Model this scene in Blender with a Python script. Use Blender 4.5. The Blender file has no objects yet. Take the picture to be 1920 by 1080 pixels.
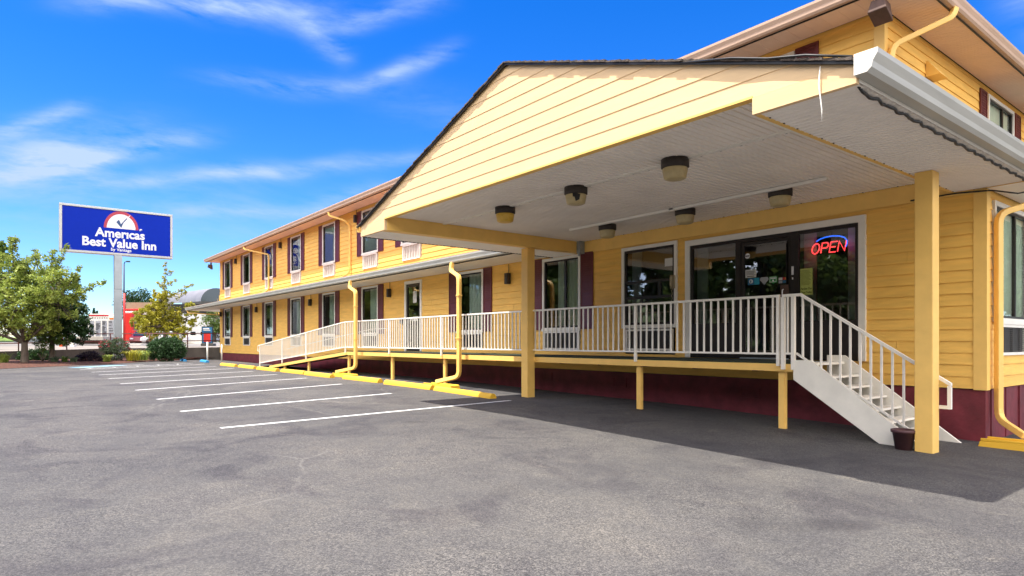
import bpy, bmesh, math, random
from mathutils import Vector, Matrix
R = math.radians
S = bpy.context.scene
COL = S.collection
rnd = random.Random(7)

# ------------------------------------------------------------------ camera
CAMH = 1.5                       # the scene is laid out with the lens at height 0, then lifted by CAMH
AZ = R(38.15)
cam_d = bpy.data.cameras.new('camera'); cam = bpy.data.objects.new('camera', cam_d); COL.objects.link(cam)
cam.location = (0, 0, 0); cam.rotation_euler = (R(90), 0, R(90) - AZ)
cam_d.sensor_width = 36; cam_d.lens = 1202.4 / 1920 * 36
cam_d.shift_y = (641.7 - 540) / 1920
cam_d.clip_start = .1; cam_d.clip_end = 3000
S.camera = cam
S.view_settings.view_transform = 'Standard'; S.view_settings.look = 'None'
S.view_settings.exposure = 1.85; S.view_settings.gamma = 1

# ------------------------------------------------------------------ world and sun
SUNV = Vector((-.42, -1.35, 3.85)).normalized()
W = bpy.data.worlds.new('World'); S.world = W; W.use_nodes = True
wt = W.node_tree; wt.nodes.clear()
def wn(t, **k):
    n = wt.nodes.new(t)
    for a, b in k.items(): setattr(n, a, b)
    return n
def wl(a, b): wt.links.new(a, b)
sky = wn('ShaderNodeTexSky', sky_type='NISHITA', sun_disc=False)
sky.sun_elevation = math.asin(SUNV.z); sky.sun_rotation = math.atan2(SUNV.x, SUNV.y) % (2 * math.pi)
sky.altitude = 900; sky.air_density = 1.0; sky.dust_density = .15; sky.ozone_density = 2.0
hs = wn('ShaderNodeHueSaturation'); hs.inputs['Saturation'].default_value = 1.28; hs.inputs['Hue'].default_value = .512; hs.inputs['Value'].default_value = .62
tn = wn('ShaderNodeMix', data_type='RGBA', blend_type='MULTIPLY'); tn.inputs['Factor'].default_value = 1; tn.inputs['B'].default_value = (.72, .84, 1.0, 1)
wl(sky.outputs[0], tn.inputs['A']); wl(tn.outputs['Result'], hs.inputs['Color'])
tc = wn('ShaderNodeTexCoord')
FW = Vector((-math.cos(AZ), math.sin(AZ), 0)); RT = Vector((math.sin(AZ), math.cos(AZ), 0)); UP = Vector((0, 0, 1))
def skydir(px, py): return (FW + RT * ((px - 960) / 1202.4) + UP * ((641.7 - py) / 1202.4)).normalized()
def mth(op, a, b=None, clamp=False):
    n = wn('ShaderNodeMath', operation=op); n.use_clamp = clamp
    for i, v in enumerate((a, b)):
        if v is None: continue
        if isinstance(v, (int, float)): n.inputs[i].default_value = v
        else: wl(v, n.inputs[i])
    return n.outputs[0]
def dotv(v, k):
    n = wn('ShaderNodeVectorMath', operation='DOT_PRODUCT'); wl(v, n.inputs[0]); n.inputs[1].default_value = k; return n.outputs['Value']
gen = tc.outputs['Generated']
wz = wn('ShaderNodeTexNoise'); wz.inputs['Scale'].default_value = 3.2; wz.inputs['Detail'].default_value = 3
wl(gen, wz.inputs['Vector'])
wsub = wn('ShaderNodeVectorMath', operation='SUBTRACT'); wl(wz.outputs['Color'], wsub.inputs[0]); wsub.inputs[1].default_value = (.5, .5, .5)
wsc = wn('ShaderNodeVectorMath', operation='SCALE'); wl(wsub.outputs[0], wsc.inputs[0]); wsc.inputs['Scale'].default_value = .065
wad = wn('ShaderNodeVectorMath', operation='ADD'); wl(gen, wad.inputs[0]); wl(wsc.outputs[0], wad.inputs[1])
warped = wad.outputs[0]
# streaks of thin cloud: (from, to, half width in degrees, strength)
STREAKS = [((140, 18), (520, 14), .75, .75), ((300, 5), (660, 20), 1.1, .45), ((540, 25), (650, 100), .8, .60), ((620, 40), (830, 8), .7, .55),
           ((400, 168), (740, 150), .8, .45), ((690, 150), (850, 92), .6, .65), ((-20, 262), (175, 222), .55, .85), ((-60, 345), (210, 310), 1.2, .80),
           ((60, 335), (400, 278), .7, .75), ((-40, 300), (330, 262), 1.3, .40), ((150, 366), (560, 330), .6, .65), ((420, 340), (830, 285), .6, .50),
           ((-20, 300), (220, 360), 2.0, .35), ((300, 418), (700, 392), .5, .45), ((-100, 410), (560, 385), 1.6, .25), ((-60, 480), (760, 440), 2.2, .22),
           ((590, 385), (760, 345), .8, .50), ((1880, -20), (1990, 90), 1.2, .3), ((700, 190), (1000, 230), 1.5, .16)]
tot = None
nz = wn('ShaderNodeTexNoise'); nz.inputs['Scale'].default_value = 9; nz.inputs['Detail'].default_value = 7; nz.inputs['Roughness'].default_value = .62
mp = wn('ShaderNodeMapping'); mp.inputs['Scale'].default_value = (1, 1, 4.5); wl(warped, mp.inputs['Vector']); wl(mp.outputs[0], nz.inputs['Vector'])
nv = mth('MULTIPLY', mth('SUBTRACT', nz.outputs['Fac'], .30), 2.9, True)
for p0, p1, hw, st in STREAKS:
    a, b = skydir(*p0), skydir(*p1)
    c = (a + b).normalized(); t = (b - a).normalized(); n = c.cross(t).normalized()
    L = (b - a).length / 2
    u = mth('DIVIDE', dotv(warped, t), L); v = mth('DIVIDE', dotv(warped, n), math.sin(R(hw)))
    u0 = (c.dot(t)) / L
    u = mth('SUBTRACT', u, u0)
    u2 = mth('POWER', mth('ABSOLUTE', u), 4.0); v2 = mth('POWER', mth('ABSOLUTE', v), 2.0)
    e = mth('POWER', 2.718, mth('MULTIPLY', mth('ADD', u2, v2), -1.0))
    front = mth('GREATER_THAN', dotv(gen, c), .3)
    e = mth('MULTIPLY', mth('MULTIPLY', e, st), front)
    tot = e if tot is None else mth('ADD', tot, e)
tot = mth('MULTIPLY', tot, nv, True)
# one white cumulus low over the horizon
cum = None
czn = wn('ShaderNodeTexNoise'); czn.inputs['Scale'].default_value = 45; czn.inputs['Detail'].default_value = 4; wl(gen, czn.inputs['Vector'])
wsc2 = wn('ShaderNodeVectorMath', operation='SCALE'); wl(czn.outputs['Color'], wsc2.inputs[0]); wsc2.inputs['Scale'].default_value = .02
wadc = wn('ShaderNodeVectorMath', operation='ADD'); wl(gen, wadc.inputs[0]); wl(wsc2.outputs[0], wadc.inputs[1])
for (x, y, r) in [(187, 596, .95), (203, 590, .9), (172, 604, .8), (216, 598, .9), (230, 606, .8), (150, 608, .7), (90, 608, .9)]:
    c = skydir(x, y); vd = wn('ShaderNodeVectorMath', operation='DISTANCE'); wl(wadc.outputs[0], vd.inputs[0]); vd.inputs[1].default_value = c; d = mth('POWER', vd.outputs['Value'], 2.0)
    k = mth('SUBTRACT', 1.0, mth('DIVIDE', d, R(r) ** 2))
    k = mth('MAXIMUM', k, 0.0); cum = k if cum is None else mth('ADD', cum, k)
cum = mth('MULTIPLY', cum, 3.5, True)
# unseen broken cloud added behind and beside the camera to whiten the ambient light
bn = wn('ShaderNodeTexNoise'); bn.inputs['Scale'].default_value = 2.2; bn.inputs['Detail'].default_value = 6; wl(gen, bn.inputs['Vector'])
back = mth('MULTIPLY', mth('MULTIPLY', mth('SUBTRACT', bn.outputs['Fac'], .34), 4.0, True), mth('MULTIPLY', mth('SUBTRACT', .12, dotv(gen, tuple(FW))), 4.0, True))
mx0 = wn('ShaderNodeMix', data_type='RGBA'); wl(back, mx0.inputs['Factor']); wl(hs.outputs[0], mx0.inputs['A']); mx0.inputs['B'].default_value = (11.5, 10.8, 10.2, 1)
mx1 = wn('ShaderNodeMix', data_type='RGBA'); wl(tot, mx1.inputs['Factor']); wl(mx0.outputs['Result'], mx1.inputs['A']); mx1.inputs['B'].default_value = (1.3, 1.72, 2.6, 1)
mx = wn('ShaderNodeMix', data_type='RGBA'); wl(cum, mx.inputs['Factor']); wl(mx1.outputs['Result'], mx.inputs['A']); mx.inputs['B'].default_value = (2.5, 2.6, 2.8, 1)
bg = wn('ShaderNodeBackground'); bg.inputs['Strength'].default_value = .12
wo = wn('ShaderNodeOutputWorld'); wl(mx.outputs['Result'], bg.inputs['Color']); wl(bg.outputs[0], wo.inputs['Surface'])

sl = bpy.data.lights.new('sun', 'SUN'); sl.energy = 2.65; sl.angle = R(.53); sl.color = (1, .94, .84)
sun = bpy.data.objects.new('sun', sl); COL.objects.link(sun); sun.rotation_euler = SUNV.to_track_quat('Z', 'Y').to_euler()
sun.location = (0, 0, 30)

# ------------------------------------------------------------------ materials
def mat(name, col, rough=.6, metal=0, var=.0, vscale=6, bump=0, bscale=60, spec=.5, vdetail=4, stretch=None, col2=None, emit=None):
    m = bpy.data.materials.new(name); m.use_nodes = True; nt = m.node_tree
    b = nt.nodes['Principled BSDF']; b.inputs['Roughness'].default_value = rough; b.inputs['Metallic'].default_value = metal
    b.inputs['Specular IOR Level'].default_value = spec
    b.inputs['Base Color'].default_value = (*col, 1)
    if emit:
        b.inputs['Emission Color'].default_value = (*emit[0], 1); b.inputs['Emission Strength'].default_value = emit[1]
    if var or col2 or bump:
        t = nt.nodes.new('ShaderNodeTexCoord'); vec = t.outputs['Object']
        if stretch:
            mpp = nt.nodes.new('ShaderNodeMapping'); mpp.inputs['Scale'].default_value = stretch
            nt.links.new(vec, mpp.inputs['Vector']); vec = mpp.outputs[0]
    if var or col2:
        n = nt.nodes.new('ShaderNodeTexNoise'); n.inputs['Scale'].default_value = vscale; n.inputs['Detail'].default_value = vdetail; n.inputs['Roughness'].default_value = .6
        nt.links.new(vec, n.inputs['Vector'])
        r = nt.nodes.new('ShaderNodeValToRGB')
        c1 = [c * (1 - var) for c in col]; c2 = list(col2) if col2 else [min(1, c * (1 + var)) for c in col]
        r.color_ramp.elements[0].position = .33; r.color_ramp.elements[1].position = .67
        r.color_ramp.elements[0].color = (*c1, 1); r.color_ramp.elements[1].color = (*c2, 1)
        nt.links.new(n.outputs['Fac'], r.inputs[0]); nt.links.new(r.outputs[0], b.inputs['Base Color'])
    if bump:
        n2 = nt.nodes.new('ShaderNodeTexNoise'); n2.inputs['Scale'].default_value = bscale; n2.inputs['Detail'].default_value = 3
        nt.links.new(vec, n2.inputs['Vector'])
        bp = nt.nodes.new('ShaderNodeBump'); bp.inputs['Strength'].default_value = bump; bp.inputs['Distance'].default_value = .01
        nt.links.new(n2.outputs['Fac'], bp.inputs['Height']); nt.links.new(bp.outputs[0], b.inputs['Normal'])
    return m
YEL = (.90, .535, .115)
M = dict(
    siding=mat('yellow_siding', YEL, .6, var=.09, vscale=1.3, bump=.14, bscale=26, stretch=(1, 1, 8)),
    trimyel=mat('yellow_trim', (.89, .56, .15), .5, var=.05, vscale=3, bump=.1, bscale=30),
    gable=mat('sunlit_gable_siding', (.78, .545, .285), .55, var=.04, vscale=1.5, bump=.2, bscale=24, stretch=(1, 1, 8)),  # same yellow as the walls, with strong sunlight's paleness put into the colour
    white=mat('white_paint', (.84, .81, .73), .45, var=.04, vscale=4),
    rail=mat('railing_paint', (.86, .82, .73), .4, var=.04, vscale=5),
    soffit=mat('white_soffit', (.90, .84, .76), .5, var=.05, vscale=1.2),
    peach=mat('peach_eave_metal', (.55, .38, .27), .5, var=.05, vscale=2), bouncesof=mat('bounce_tinted_soffit', (.84, .62, .48), .6, var=.04, vscale=2),  # soffit's peach tint is warm bounce from the yellow walls, put into its colour
    gutter=mat('gutter_metal', (.47, .47, .43), .4, var=.08, vscale=2, stretch=(1, .4, 4)),
    burg=mat('burgundy_paint', (.16, .02, .03), .6, var=.3, vscale=2.2, bump=.5, bscale=14),
    shutter=mat('burgundy_shutter', (.125, .020, .020), .45, var=.12, vscale=3),
    shingle=mat('asphalt_shingle', (.06, .045, .035), .9, var=.5, vscale=14, bump=.8, bscale=80, col2=(.13, .10, .08)),
    redshingle=mat('faded_red_shingle', (.32, .14, .09), .9, var=.3, vscale=14, bump=.8, bscale=80),
    dark=mat('dark_bronze', (.016, .011, .010), .35, var=.2, vscale=5),
    black=mat('black_metal', (.012, .012, .012), .5),
    carpet=mat('green_carpet', (.022, .035, .022), .95, var=.3, vscale=40, bump=.5, bscale=300),
    curtain=mat('curtain_cloth', (.78, .86, .74), .9, var=.08, vscale=8, stretch=(6, 6, .5)),
    whitecurtain=mat('white_blind', (.62, .66, .68), .8, var=.05, vscale=6),
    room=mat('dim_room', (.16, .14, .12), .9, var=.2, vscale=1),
    roomwhite=mat('lobby_column', (.46, .52, .49), .8, var=.05),
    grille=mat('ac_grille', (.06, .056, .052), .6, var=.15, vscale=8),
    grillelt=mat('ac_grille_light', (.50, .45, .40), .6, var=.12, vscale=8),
    ystop=mat('yellow_stop_paint', (.66, .38, .03), .75, var=.28, vscale=9, bump=.6, bscale=40),
    bstop=mat('blue_stop_paint', (.03, .25, .52), .65, var=.16, vscale=5, bump=.6, bscale=40),
    mulch=mat('red_mulch', (.045, .014, .009), .95, var=.5, vscale=9, bump=1, bscale=70, col2=(.13, .045, .024)),
    concrete=mat('grey_concrete', (.10, .085, .07), .9, var=.25, vscale=1.6, bump=.4, bscale=30, stretch=(1, 1, .4)),
    paleconc=mat('pale_concrete', (.42, .38, .33), .9, var=.12, vscale=2.0, bump=.3, bscale=40),
    steel=mat('galvanised_steel', (.34, .38, .40), .45, metal=.3, var=.08, vscale=2),
    signframe=mat('sign_frame_alu', (.42, .42, .40), .4, metal=.4, var=.06, vscale=3),
    signblue=mat('sign_blue', (.0005, .022, .36), .6, var=.03, spec=.12),
    signred=mat('sign_red', (.48, .022, .035), .4, var=.1, vscale=30, stretch=(1, .2, 9)),
    signwhite=mat('sign_white', (.74, .74, .76), .4),
    signdark=mat('sign_dark_blue', (.006, .05, .16), .4),
    rust=mat('rusty_rail_paint', (.13, .03, .022), .6, var=.3, vscale=10),
    red=mat('red_paint', (.60, .025, .02), .45, var=.06, vscale=3),
    tan=mat('tan_stucco', (.30, .23, .15), .8, var=.1, vscale=2),
    lampdark=mat('brown_lamp_metal', (.030, .022, .017), .6, var=.2, vscale=20),
    amber=mat('amber_lamp_glass', (.50, .40, .20), .35, var=.1, vscale=12),
    yelamber=mat('yellow_lamp_glass', (.66, .40, .05), .35, var=.1, vscale=12),
    pot=mat('plum_plastic_pot', (.085, .035, .04), .5, var=.1, vscale=8),
    soil=mat('potting_soil', (.03, .02, .014), .95, var=.4, vscale=40, bump=1, bscale=90),
    bark=mat('grey_bark', (.10, .078, .058), .9, var=.35, vscale=7, bump=1, bscale=30, stretch=(1, 1, .25)),
    barrel=mat('metal_barrel_roof', (.22, .21, .21), .5, metal=.2, var=.15, vscale=.6, stretch=(1, 1, .3)),
    whitewall=mat('white_cladding', (.62, .62, .62), .6, var=.05, vscale=.5),
    glassdark=mat('dark_window_glass', (.02, .028, .03), .08, spec=.9),
    carred=mat('dark_red_car_paint', (.16, .012, .018), .25, spec=.7),
    carwhite=mat('white_car_paint', (.70, .71, .72), .25, spec=.7),
    caryel=mat('grey_car_paint', (.25, .28, .30), .25, spec=.7),
    rubber=mat('tyre_rubber', (.015, .015, .015), .8),
    paper=mat('white_paper', (.66, .66, .62), .8),
    greenpaper=mat('yellow_green_notice', (.46, .52, .13), .7, var=.06, vscale=20),
    inkgreen=mat('dark_olive_ink', (.10, .12, .02), .8),
    stblue=mat('sticker_blue', (.03, .16, .32), .4), stcyan=mat('sticker_cyan', (.02, .30, .44), .4),
    stgreen=mat('sticker_green', (.03, .30, .07), .4), stgrey=mat('sticker_grey', (.34, .35, .38), .4),
    storange=mat('sticker_orange', (.60, .16, .02), .4), ink=mat('dark_ink', (.05, .05, .055), .8),
    neonred=mat('neon_red_tube', (.8, .05, .04), .4, emit=((1, .05, .055), .8)),
    neonblue=mat('neon_blue_tube', (.03, .2, .9), .4, emit=((.02, .16, 1), .45)),
    phone=mat('beige_phone_plastic', (.38, .31, .19), .45, var=.06),
    orange=mat('orange_post', (.65, .09, .02), .5), wood=mat('brown_wood', (.10, .055, .04), .7, var=.2, vscale=8),
    cream=mat('cream_grime_paint', (.84, .80, .70), .6, var=.06, vscale=3),
)
# glass: fresnel mix of mirror and clear
def glassmat(name, refl, tint):
    m = bpy.data.materials.new(name); m.use_nodes = True; nt = m.node_tree; nt.nodes.clear()
    o = nt.nodes.new('ShaderNodeOutputMaterial'); mi = nt.nodes.new('ShaderNodeMixShader')
    g = nt.nodes.new('ShaderNodeBsdfGlossy'); g.inputs['Roughness'].default_value = .015; g.inputs['Color'].default_value = (.95, .97, 1, 1)
    t = nt.nodes.new('ShaderNodeBsdfTransparent'); t.inputs['Color'].default_value = (*tint, 1)
    f = nt.nodes.new('ShaderNodeFresnel'); f.inputs['IOR'].default_value = refl
    n = nt.nodes.new('ShaderNodeTexNoise'); n.inputs['Scale'].default_value = 1.1; n.inputs['Detail'].default_value = 1
    tcn = nt.nodes.new('ShaderNodeTexCoord'); nt.links.new(tcn.outputs['Object'], n.inputs['Vector'])
    b = nt.nodes.new('ShaderNodeBump'); b.inputs['Strength'].default_value = .06; b.inputs['Distance'].default_value = .02
    nt.links.new(n.outputs['Fac'], b.inputs['Height']); nt.links.new(b.outputs[0], g.inputs['Normal'])
    nt.links.new(f.outputs[0], mi.inputs[0]); nt.links.new(t.outputs[0], mi.inputs[1]); nt.links.new(g.outputs[0], mi.inputs[2])
    nt.links.new(mi.outputs[0], o.inputs[0]); return m
M['glass'] = glassmat('window_glass', 2.0, (.93, .97, .94))
M['lobbyglass'] = glassmat('lobby_glass', 2.5, (.85, .9, .88))
def leafmat(name, c1, c2, scale=1.3):
    m = bpy.data.materials.new(name); m.use_nodes = True; nt = m.node_tree
    b = nt.nodes['Principled BSDF']; b.inputs['Roughness'].default_value = .45; b.inputs['Specular IOR Level'].default_value = .35
    t = nt.nodes.new('ShaderNodeTexCoord')
    w = nt.nodes.new('ShaderNodeTexNoise'); w.inputs['Scale'].default_value = scale; w.inputs['Detail'].default_value = 9; w.inputs['Roughness'].default_value = .8
    nt.links.new(t.outputs['Object'], w.inputs['Vector'])
    r = nt.nodes.new('ShaderNodeValToRGB'); r.color_ramp.elements[0].position = .35; r.color_ramp.elements[1].position = .65
    r.color_ramp.elements[0].color = (*c1, 1); r.color_ramp.elements[1].color = (*c2, 1)
    nt.links.new(w.outputs['Fac'], r.inputs[0]); nt.links.new(r.outputs[0], b.inputs['Base Color'])
    tr = nt.nodes.new('ShaderNodeBsdfTranslucent'); mi = nt.nodes.new('ShaderNodeMixShader'); mi.inputs[0].default_value = .35
    nt.links.new(r.outputs[0], tr.inputs['Color']); nt.links.new(b.outputs[0], mi.inputs[1]); nt.links.new(tr.outputs[0], mi.inputs[2])
    nt.links.new(mi.outputs[0], nt.nodes['Material Output'].inputs['Surface']); return m
M['leaf'] = leafmat('fresh_green_leaves', (.09, .16, .02), (.46, .52, .11), 2.2)
M['leafdark'] = leafmat('dark_green_leaves', (.018, .045, .012), (.05, .11, .03))
M['leafmid'] = leafmat('mid_green_leaves', (.05, .10, .02), (.15, .21, .04))
M['leafyel'] = leafmat('yellow_green_leaves', (.22, .23, .02), (.50, .44, .04), 1.0)
M['leafbox'] = leafmat('glossy_hedge_leaves', (.02, .055, .018), (.07, .14, .05), 5)
M['leafpurple'] = leafmat('purple_black_leaves', (.012, .006, .014), (.03, .018, .03), 5)
M['rose'] = leafmat('rose_petals', (.35, .03, .05), (.5, .10, .10), 5)
M['leafsilver'] = leafmat('silver_green_leaves', (.05, .08, .04), (.14, .19, .10), 6)

def asphalt():
    m = bpy.data.materials.new('weathered_asphalt'); m.use_nodes = True; nt = m.node_tree; b = nt.nodes['Principled BSDF']
    b.inputs['Roughness'].default_value = .82; b.inputs['Specular IOR Level'].default_value = .35
    L = nt.links; t = nt.nodes.new('ShaderNodeTexCoord'); v = t.outputs['Object']
    def noise(s, d=4, r=.6, vec=v, dist=0):
        n = nt.nodes.new('ShaderNodeTexNoise'); n.inputs['Scale'].default_value = s; n.inputs['Detail'].default_value = d
        n.inputs['Roughness'].default_value = r; n.inputs['Distortion'].default_value = dist; L.new(vec, n.inputs['Vector']); return n.outputs['Fac']
    def ramp(f, stops):
        r = nt.nodes.new('ShaderNodeValToRGB'); L.new(f, r.inputs[0])
        e = r.color_ramp.elements; e[0].position, e[0].color = stops[0][0], (*stops[0][1], 1)
        e[1].position, e[1].color = stops[-1][0], (*stops[-1][1], 1)
        for p, c in stops[1:-1]: x = e.new(p); x.color = (*c, 1)
        return r.outputs[0]
    def mix(a, bb, f, mode='MIX'):
        n = nt.nodes.new('ShaderNodeMix'); n.data_type = 'RGBA'; n.blend_type = mode
        for s_, k in ((a, 'A'), (bb, 'B')):
            if isinstance(s_, tuple): n.inputs[k].default_value = (*s_, 1)
            else: L.new(s_, n.inputs[k])
        if isinstance(f, float): n.inputs['Factor'].default_value = f
        else: L.new(f, n.inputs['Factor'])
        return n.outputs['Result']
    base = ramp(noise(.22, 6, .62, dist=.6), [(.28, (.048, .047, .051)), (.5, (.072, .070, .070)), (.74, (.098, .093, .088))])
    stain = ramp(noise(.45, 5, .62, dist=1.6), [(.52, (1, 1, 1)), (.64, (.70, .69, .74))])
    base = mix(base, stain, 1.0, 'MULTIPLY')
    pale = ramp(noise(1.1, 5, .65, dist=.8), [(.62, (0, 0, 0)), (.78, (1, 1, 1))])
    base = mix(base, (.15, .138, .12), mix((0., 0., 0.), pale, .5))
    # aggregate speckle
    vo = nt.nodes.new('ShaderNodeTexVoronoi'); vo.inputs['Scale'].default_value = 110; L.new(v, vo.inputs['Vector'])
    sp = ramp(vo.outputs['Color'], [(.15, (.40, .40, .41)), (.5, (1, 1, 1)), (.92, (2.2, 2.1, 1.95))])
    fadem = ramp(noise(.35, 4, .6, dist=.8), [(.38, (.45, .45, .45)), (.62, (1, 1, 1))])
    base = mix(base, sp, fadem, 'MULTIPLY')
    sp2 = ramp(noise(30, 3, .7), [(.35, (.78, .78, .78)), (.65, (1.22, 1.21, 1.18))])
    base = mix(base, sp2, .7, 'MULTIPLY')
    patch = ramp(noise(1.3, 6, .72, dist=.9), [(.36, (.84, .84, .87)), (.5, (1, 1, 1)), (.66, (1.12, 1.10, 1.06))])
    base = mix(base, patch, 1.0, 'MULTIPLY')
    oil = ramp(noise(.8, 2, .4, dist=.3), [(.66, (1, 1, 1)), (.74, (.55, .54, .56))])
    base = mix(base, oil, .45, 'MULTIPLY')
    # hairline cracks
    vc = nt.nodes.new('ShaderNodeTexVoronoi'); vc.feature = 'DISTANCE_TO_EDGE'; vc.inputs['Scale'].default_value = .33
    wn_ = nt.nodes.new('ShaderNodeTexNoise'); wn_.inputs['Scale'].default_value = 1.3; wn_.inputs['Detail'].default_value = 6; L.new(v, wn_.inputs['Vector'])
    ad = nt.nodes.new('ShaderNodeMix'); ad.data_type = 'VECTOR'; ad.inputs['Factor'].default_value = .35; L.new(v, ad.inputs['A']); L.new(wn_.outputs['Color'], ad.inputs['B'])
    L.new(ad.outputs['Result'], vc.inputs['Vector'])
    ck = ramp(vc.outputs['Distance'], [(.0, (1, 1, 1)), (.006, (0, 0, 0))])
    msk = ramp(noise(.4, 2, .5), [(.5, (0, 0, 0)), (.6, (1, 1, 1))])
    ckm = mix(ck, msk, 1.0, 'MULTIPLY')
    base = mix(base, (.25, .235, .21), mix((0., 0., 0.), ckm, .25))
    # broad patch with coarser, lighter wear near the canopy drive
    L.new(base, b.inputs['Base Color'])
    bp = nt.nodes.new('ShaderNodeBump'); bp.inputs['Strength'].default_value = .55; bp.inputs['Distance'].default_value = .006
    L.new(vo.outputs['Distance'], bp.inputs['Height'])
    bp2 = nt.nodes.new('ShaderNodeBump'); bp2.inputs['Strength'].default_value = .25; bp2.inputs['Distance'].default_value = .03
    L.new(noise(5, 4, .6), bp2.inputs['Height']); L.new(bp.outputs[0], bp2.inputs['Normal']); L.new(bp2.outputs[0], b.inputs['Normal'])
    return m
M['asphalt'] = asphalt()
def worn_paint(name, col, amt=.5):
    m = mat(name, col, .7); nt = m.node_tree; b = nt.nodes['Principled BSDF']
    t = nt.nodes.new('ShaderNodeTexCoord'); n = nt.nodes.new('ShaderNodeTexNoise'); n.inputs['Scale'].default_value = 18; n.inputs['Detail'].default_value = 6; n.inputs['Roughness'].default_value = .75
    nt.links.new(t.outputs['Object'], n.inputs['Vector'])
    r = nt.nodes.new('ShaderNodeValToRGB'); r.color_ramp.elements[0].position = amt - .12; r.color_ramp.elements[1].position = amt
    r.color_ramp.elements[0].color = (.12, .12, .118, 1); r.color_ramp.elements[1].color = (*col, 1)
    nt.links.new(n.outputs['Fac'], r.inputs[0]); nt.links.new(r.outputs[0], b.inputs['Base Color']); return m
M['ystop'] = worn_paint('scuffed_yellow_stop_paint', (.74, .43, .03), .36); M['bstop'] = worn_paint('scuffed_blue_stop_paint', (.03, .25, .52), .36)
M['line'] = worn_paint('worn_white_line_paint', (.70, .70, .68), .47)
M['blueline'] = worn_paint('worn_blue_paint', (.16, .38, .55), .46)
M['grass'] = mat('lawn_grass', (.10, .19, .02), .9, var=.3, vscale=1.5, bump=1, bscale=30, col2=(.24, .33, .04))
M['bankgrass'] = mat('dark_bank_grass', (.03, .06, .015), .95, var=.4, vscale=.8, bump=1, bscale=8, col2=(.09, .14, .03))
M['ground'] = mat('pale_far_ground', (.18, .165, .15), .9, var=.2, vscale=.05)
M['road'] = mat('street_surface', (.23, .20, .17), .9, var=.15, vscale=.4, bump=.3, bscale=20)

# ------------------------------------------------------------------ helpers
class MB:
    def __init__(s): s.v = []; s.f = []; s.sm = []
    def add(s, vs, fs, smooth=False):
        o = len(s.v); s.v += [tuple(v) for v in vs]; s.f += [tuple(i + o for i in f) for f in fs]; s.sm += [smooth] * len(fs); return s
    def box(s, x0, x1, y0, y1, z0, z1):
        return s.hexa([(x0, y0, z0), (x1, y0, z0), (x1, y1, z0), (x0, y1, z0)], [(x0, y0, z1), (x1, y0, z1), (x1, y1, z1), (x0, y1, z1)])
    def hexa(s, b, t):
        return s.add(list(b) + list(t), [(3, 2, 1, 0), (4, 5, 6, 7), (0, 1, 5, 4), (1, 2, 6, 5), (2, 3, 7, 6), (3, 0, 4, 7)])
    def ext(s, poly, d):                      # polygon (3D points) extruded by vector d
        n = len(poly); d = Vector(d); p2 = [Vector(p) + d for p in poly]
        fs = [tuple(range(n - 1, -1, -1)), tuple(range(n, 2 * n))] + [(i, (i + 1) % n, (i + 1) % n + n, i + n) for i in range(n)]
        return s.add([Vector(p) for p in poly] + p2, fs)
    def tube(s, pts, r, n=8, cap=True, smooth=True, square=False):
        pts = [Vector(p) for p in pts]; rs = r if isinstance(r, (list, tuple)) else [r] * len(pts)
        rings = []; prev = None
        for i, p in enumerate(pts):
            if i == 0: d = pts[1] - p
            elif i == len(pts) - 1: d = p - pts[i - 1]
            else: d = (pts[i + 1] - p).normalized() + (p - pts[i - 1]).normalized()
            d.normalize()
            up = Vector((0, 0, 1)) if abs(d.z) < .95 else Vector((0, 1, 0))
            if prev is None: a = d.cross(up).normalized()
            else: a = (prev - d * prev.dot(d)).normalized()
            prev = a; b = d.cross(a).normalized(); k = rs[i]
            off = math.pi / 4 if square else 0
            if square: k = k * 1.414
            rings.append([p + (a * math.cos(2 * math.pi * j / n + off) + b * math.sin(2 * math.pi * j / n + off)) * k for j in range(n)])
        vs = [q for rg in rings for q in rg]; fs = []
        for i in range(len(pts) - 1):
            for j in range(n): fs.append((i * n + j, i * n + (j + 1) % n, (i + 1) * n + (j + 1) % n, (i + 1) * n + j))
        if cap: fs.append(tuple(range(n - 1, -1, -1))); fs.append(tuple((len(pts) - 1) * n + j for j in range(n)))
        return s.add(vs, fs, smooth)
    def lathe(s, c, prof, n=24, smooth=True):
        vs = []; fs = []
        for r, z in prof:
            for j in range(n): vs.append((c[0] + r * math.cos(2 * math.pi * j / n), c[1] + r * math.sin(2 * math.pi * j / n), c[2] + z))
        for i in range(len(prof) - 1):
            for j in range(n): fs.append((i * n + j, i * n + (j + 1) % n, (i + 1) * n + (j + 1) % n, (i + 1) * n + j))
        return s.add(vs, fs, smooth)
    def build(s, name, m, parent=None, bevel=0, label=None):
        me = bpy.data.meshes.new(name); o0 = Vector((0, 0, 0)); p = parent
        while p is not None: o0 = o0 + p.location; p = p.parent
        me.from_pydata([tuple(Vector(v) - o0) for v in s.v], [], s.f); me.update()
        me.polygons.foreach_set('use_smooth', s.sm)
        bm = bmesh.new(); bm.from_mesh(me); (name == 'pane') or bmesh.ops.recalc_face_normals(bm, faces=bm.faces); bm.to_mesh(me); bm.free()
        me.materials.append(M[m] if isinstance(m, str) else m)
        o = bpy.data.objects.new(name, me); COL.objects.link(o)
        if parent is not None: o.parent = parent
        if bevel:
            b = o.modifiers.new('bevel', 'BEVEL'); b.width = bevel; b.segments = 2; b.limit_method = 'ANGLE'
        if label: o['label'] = label
        return o
    def leafbuild(s, name, m, parent=None):   # skip normal recalculation for loose leaf faces
        me = bpy.data.meshes.new(name); o0 = Vector((0, 0, 0)); p = parent
        while p is not None: o0 = o0 + p.location; p = p.parent
        me.from_pydata([(v[0] - o0.x, v[1] - o0.y, v[2] - o0.z) for v in s.v], [], s.f); me.materials.append(M[m])
        o = bpy.data.objects.new(name, me); COL.objects.link(o)
        if parent is not None: o.parent = parent
        return o
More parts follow.
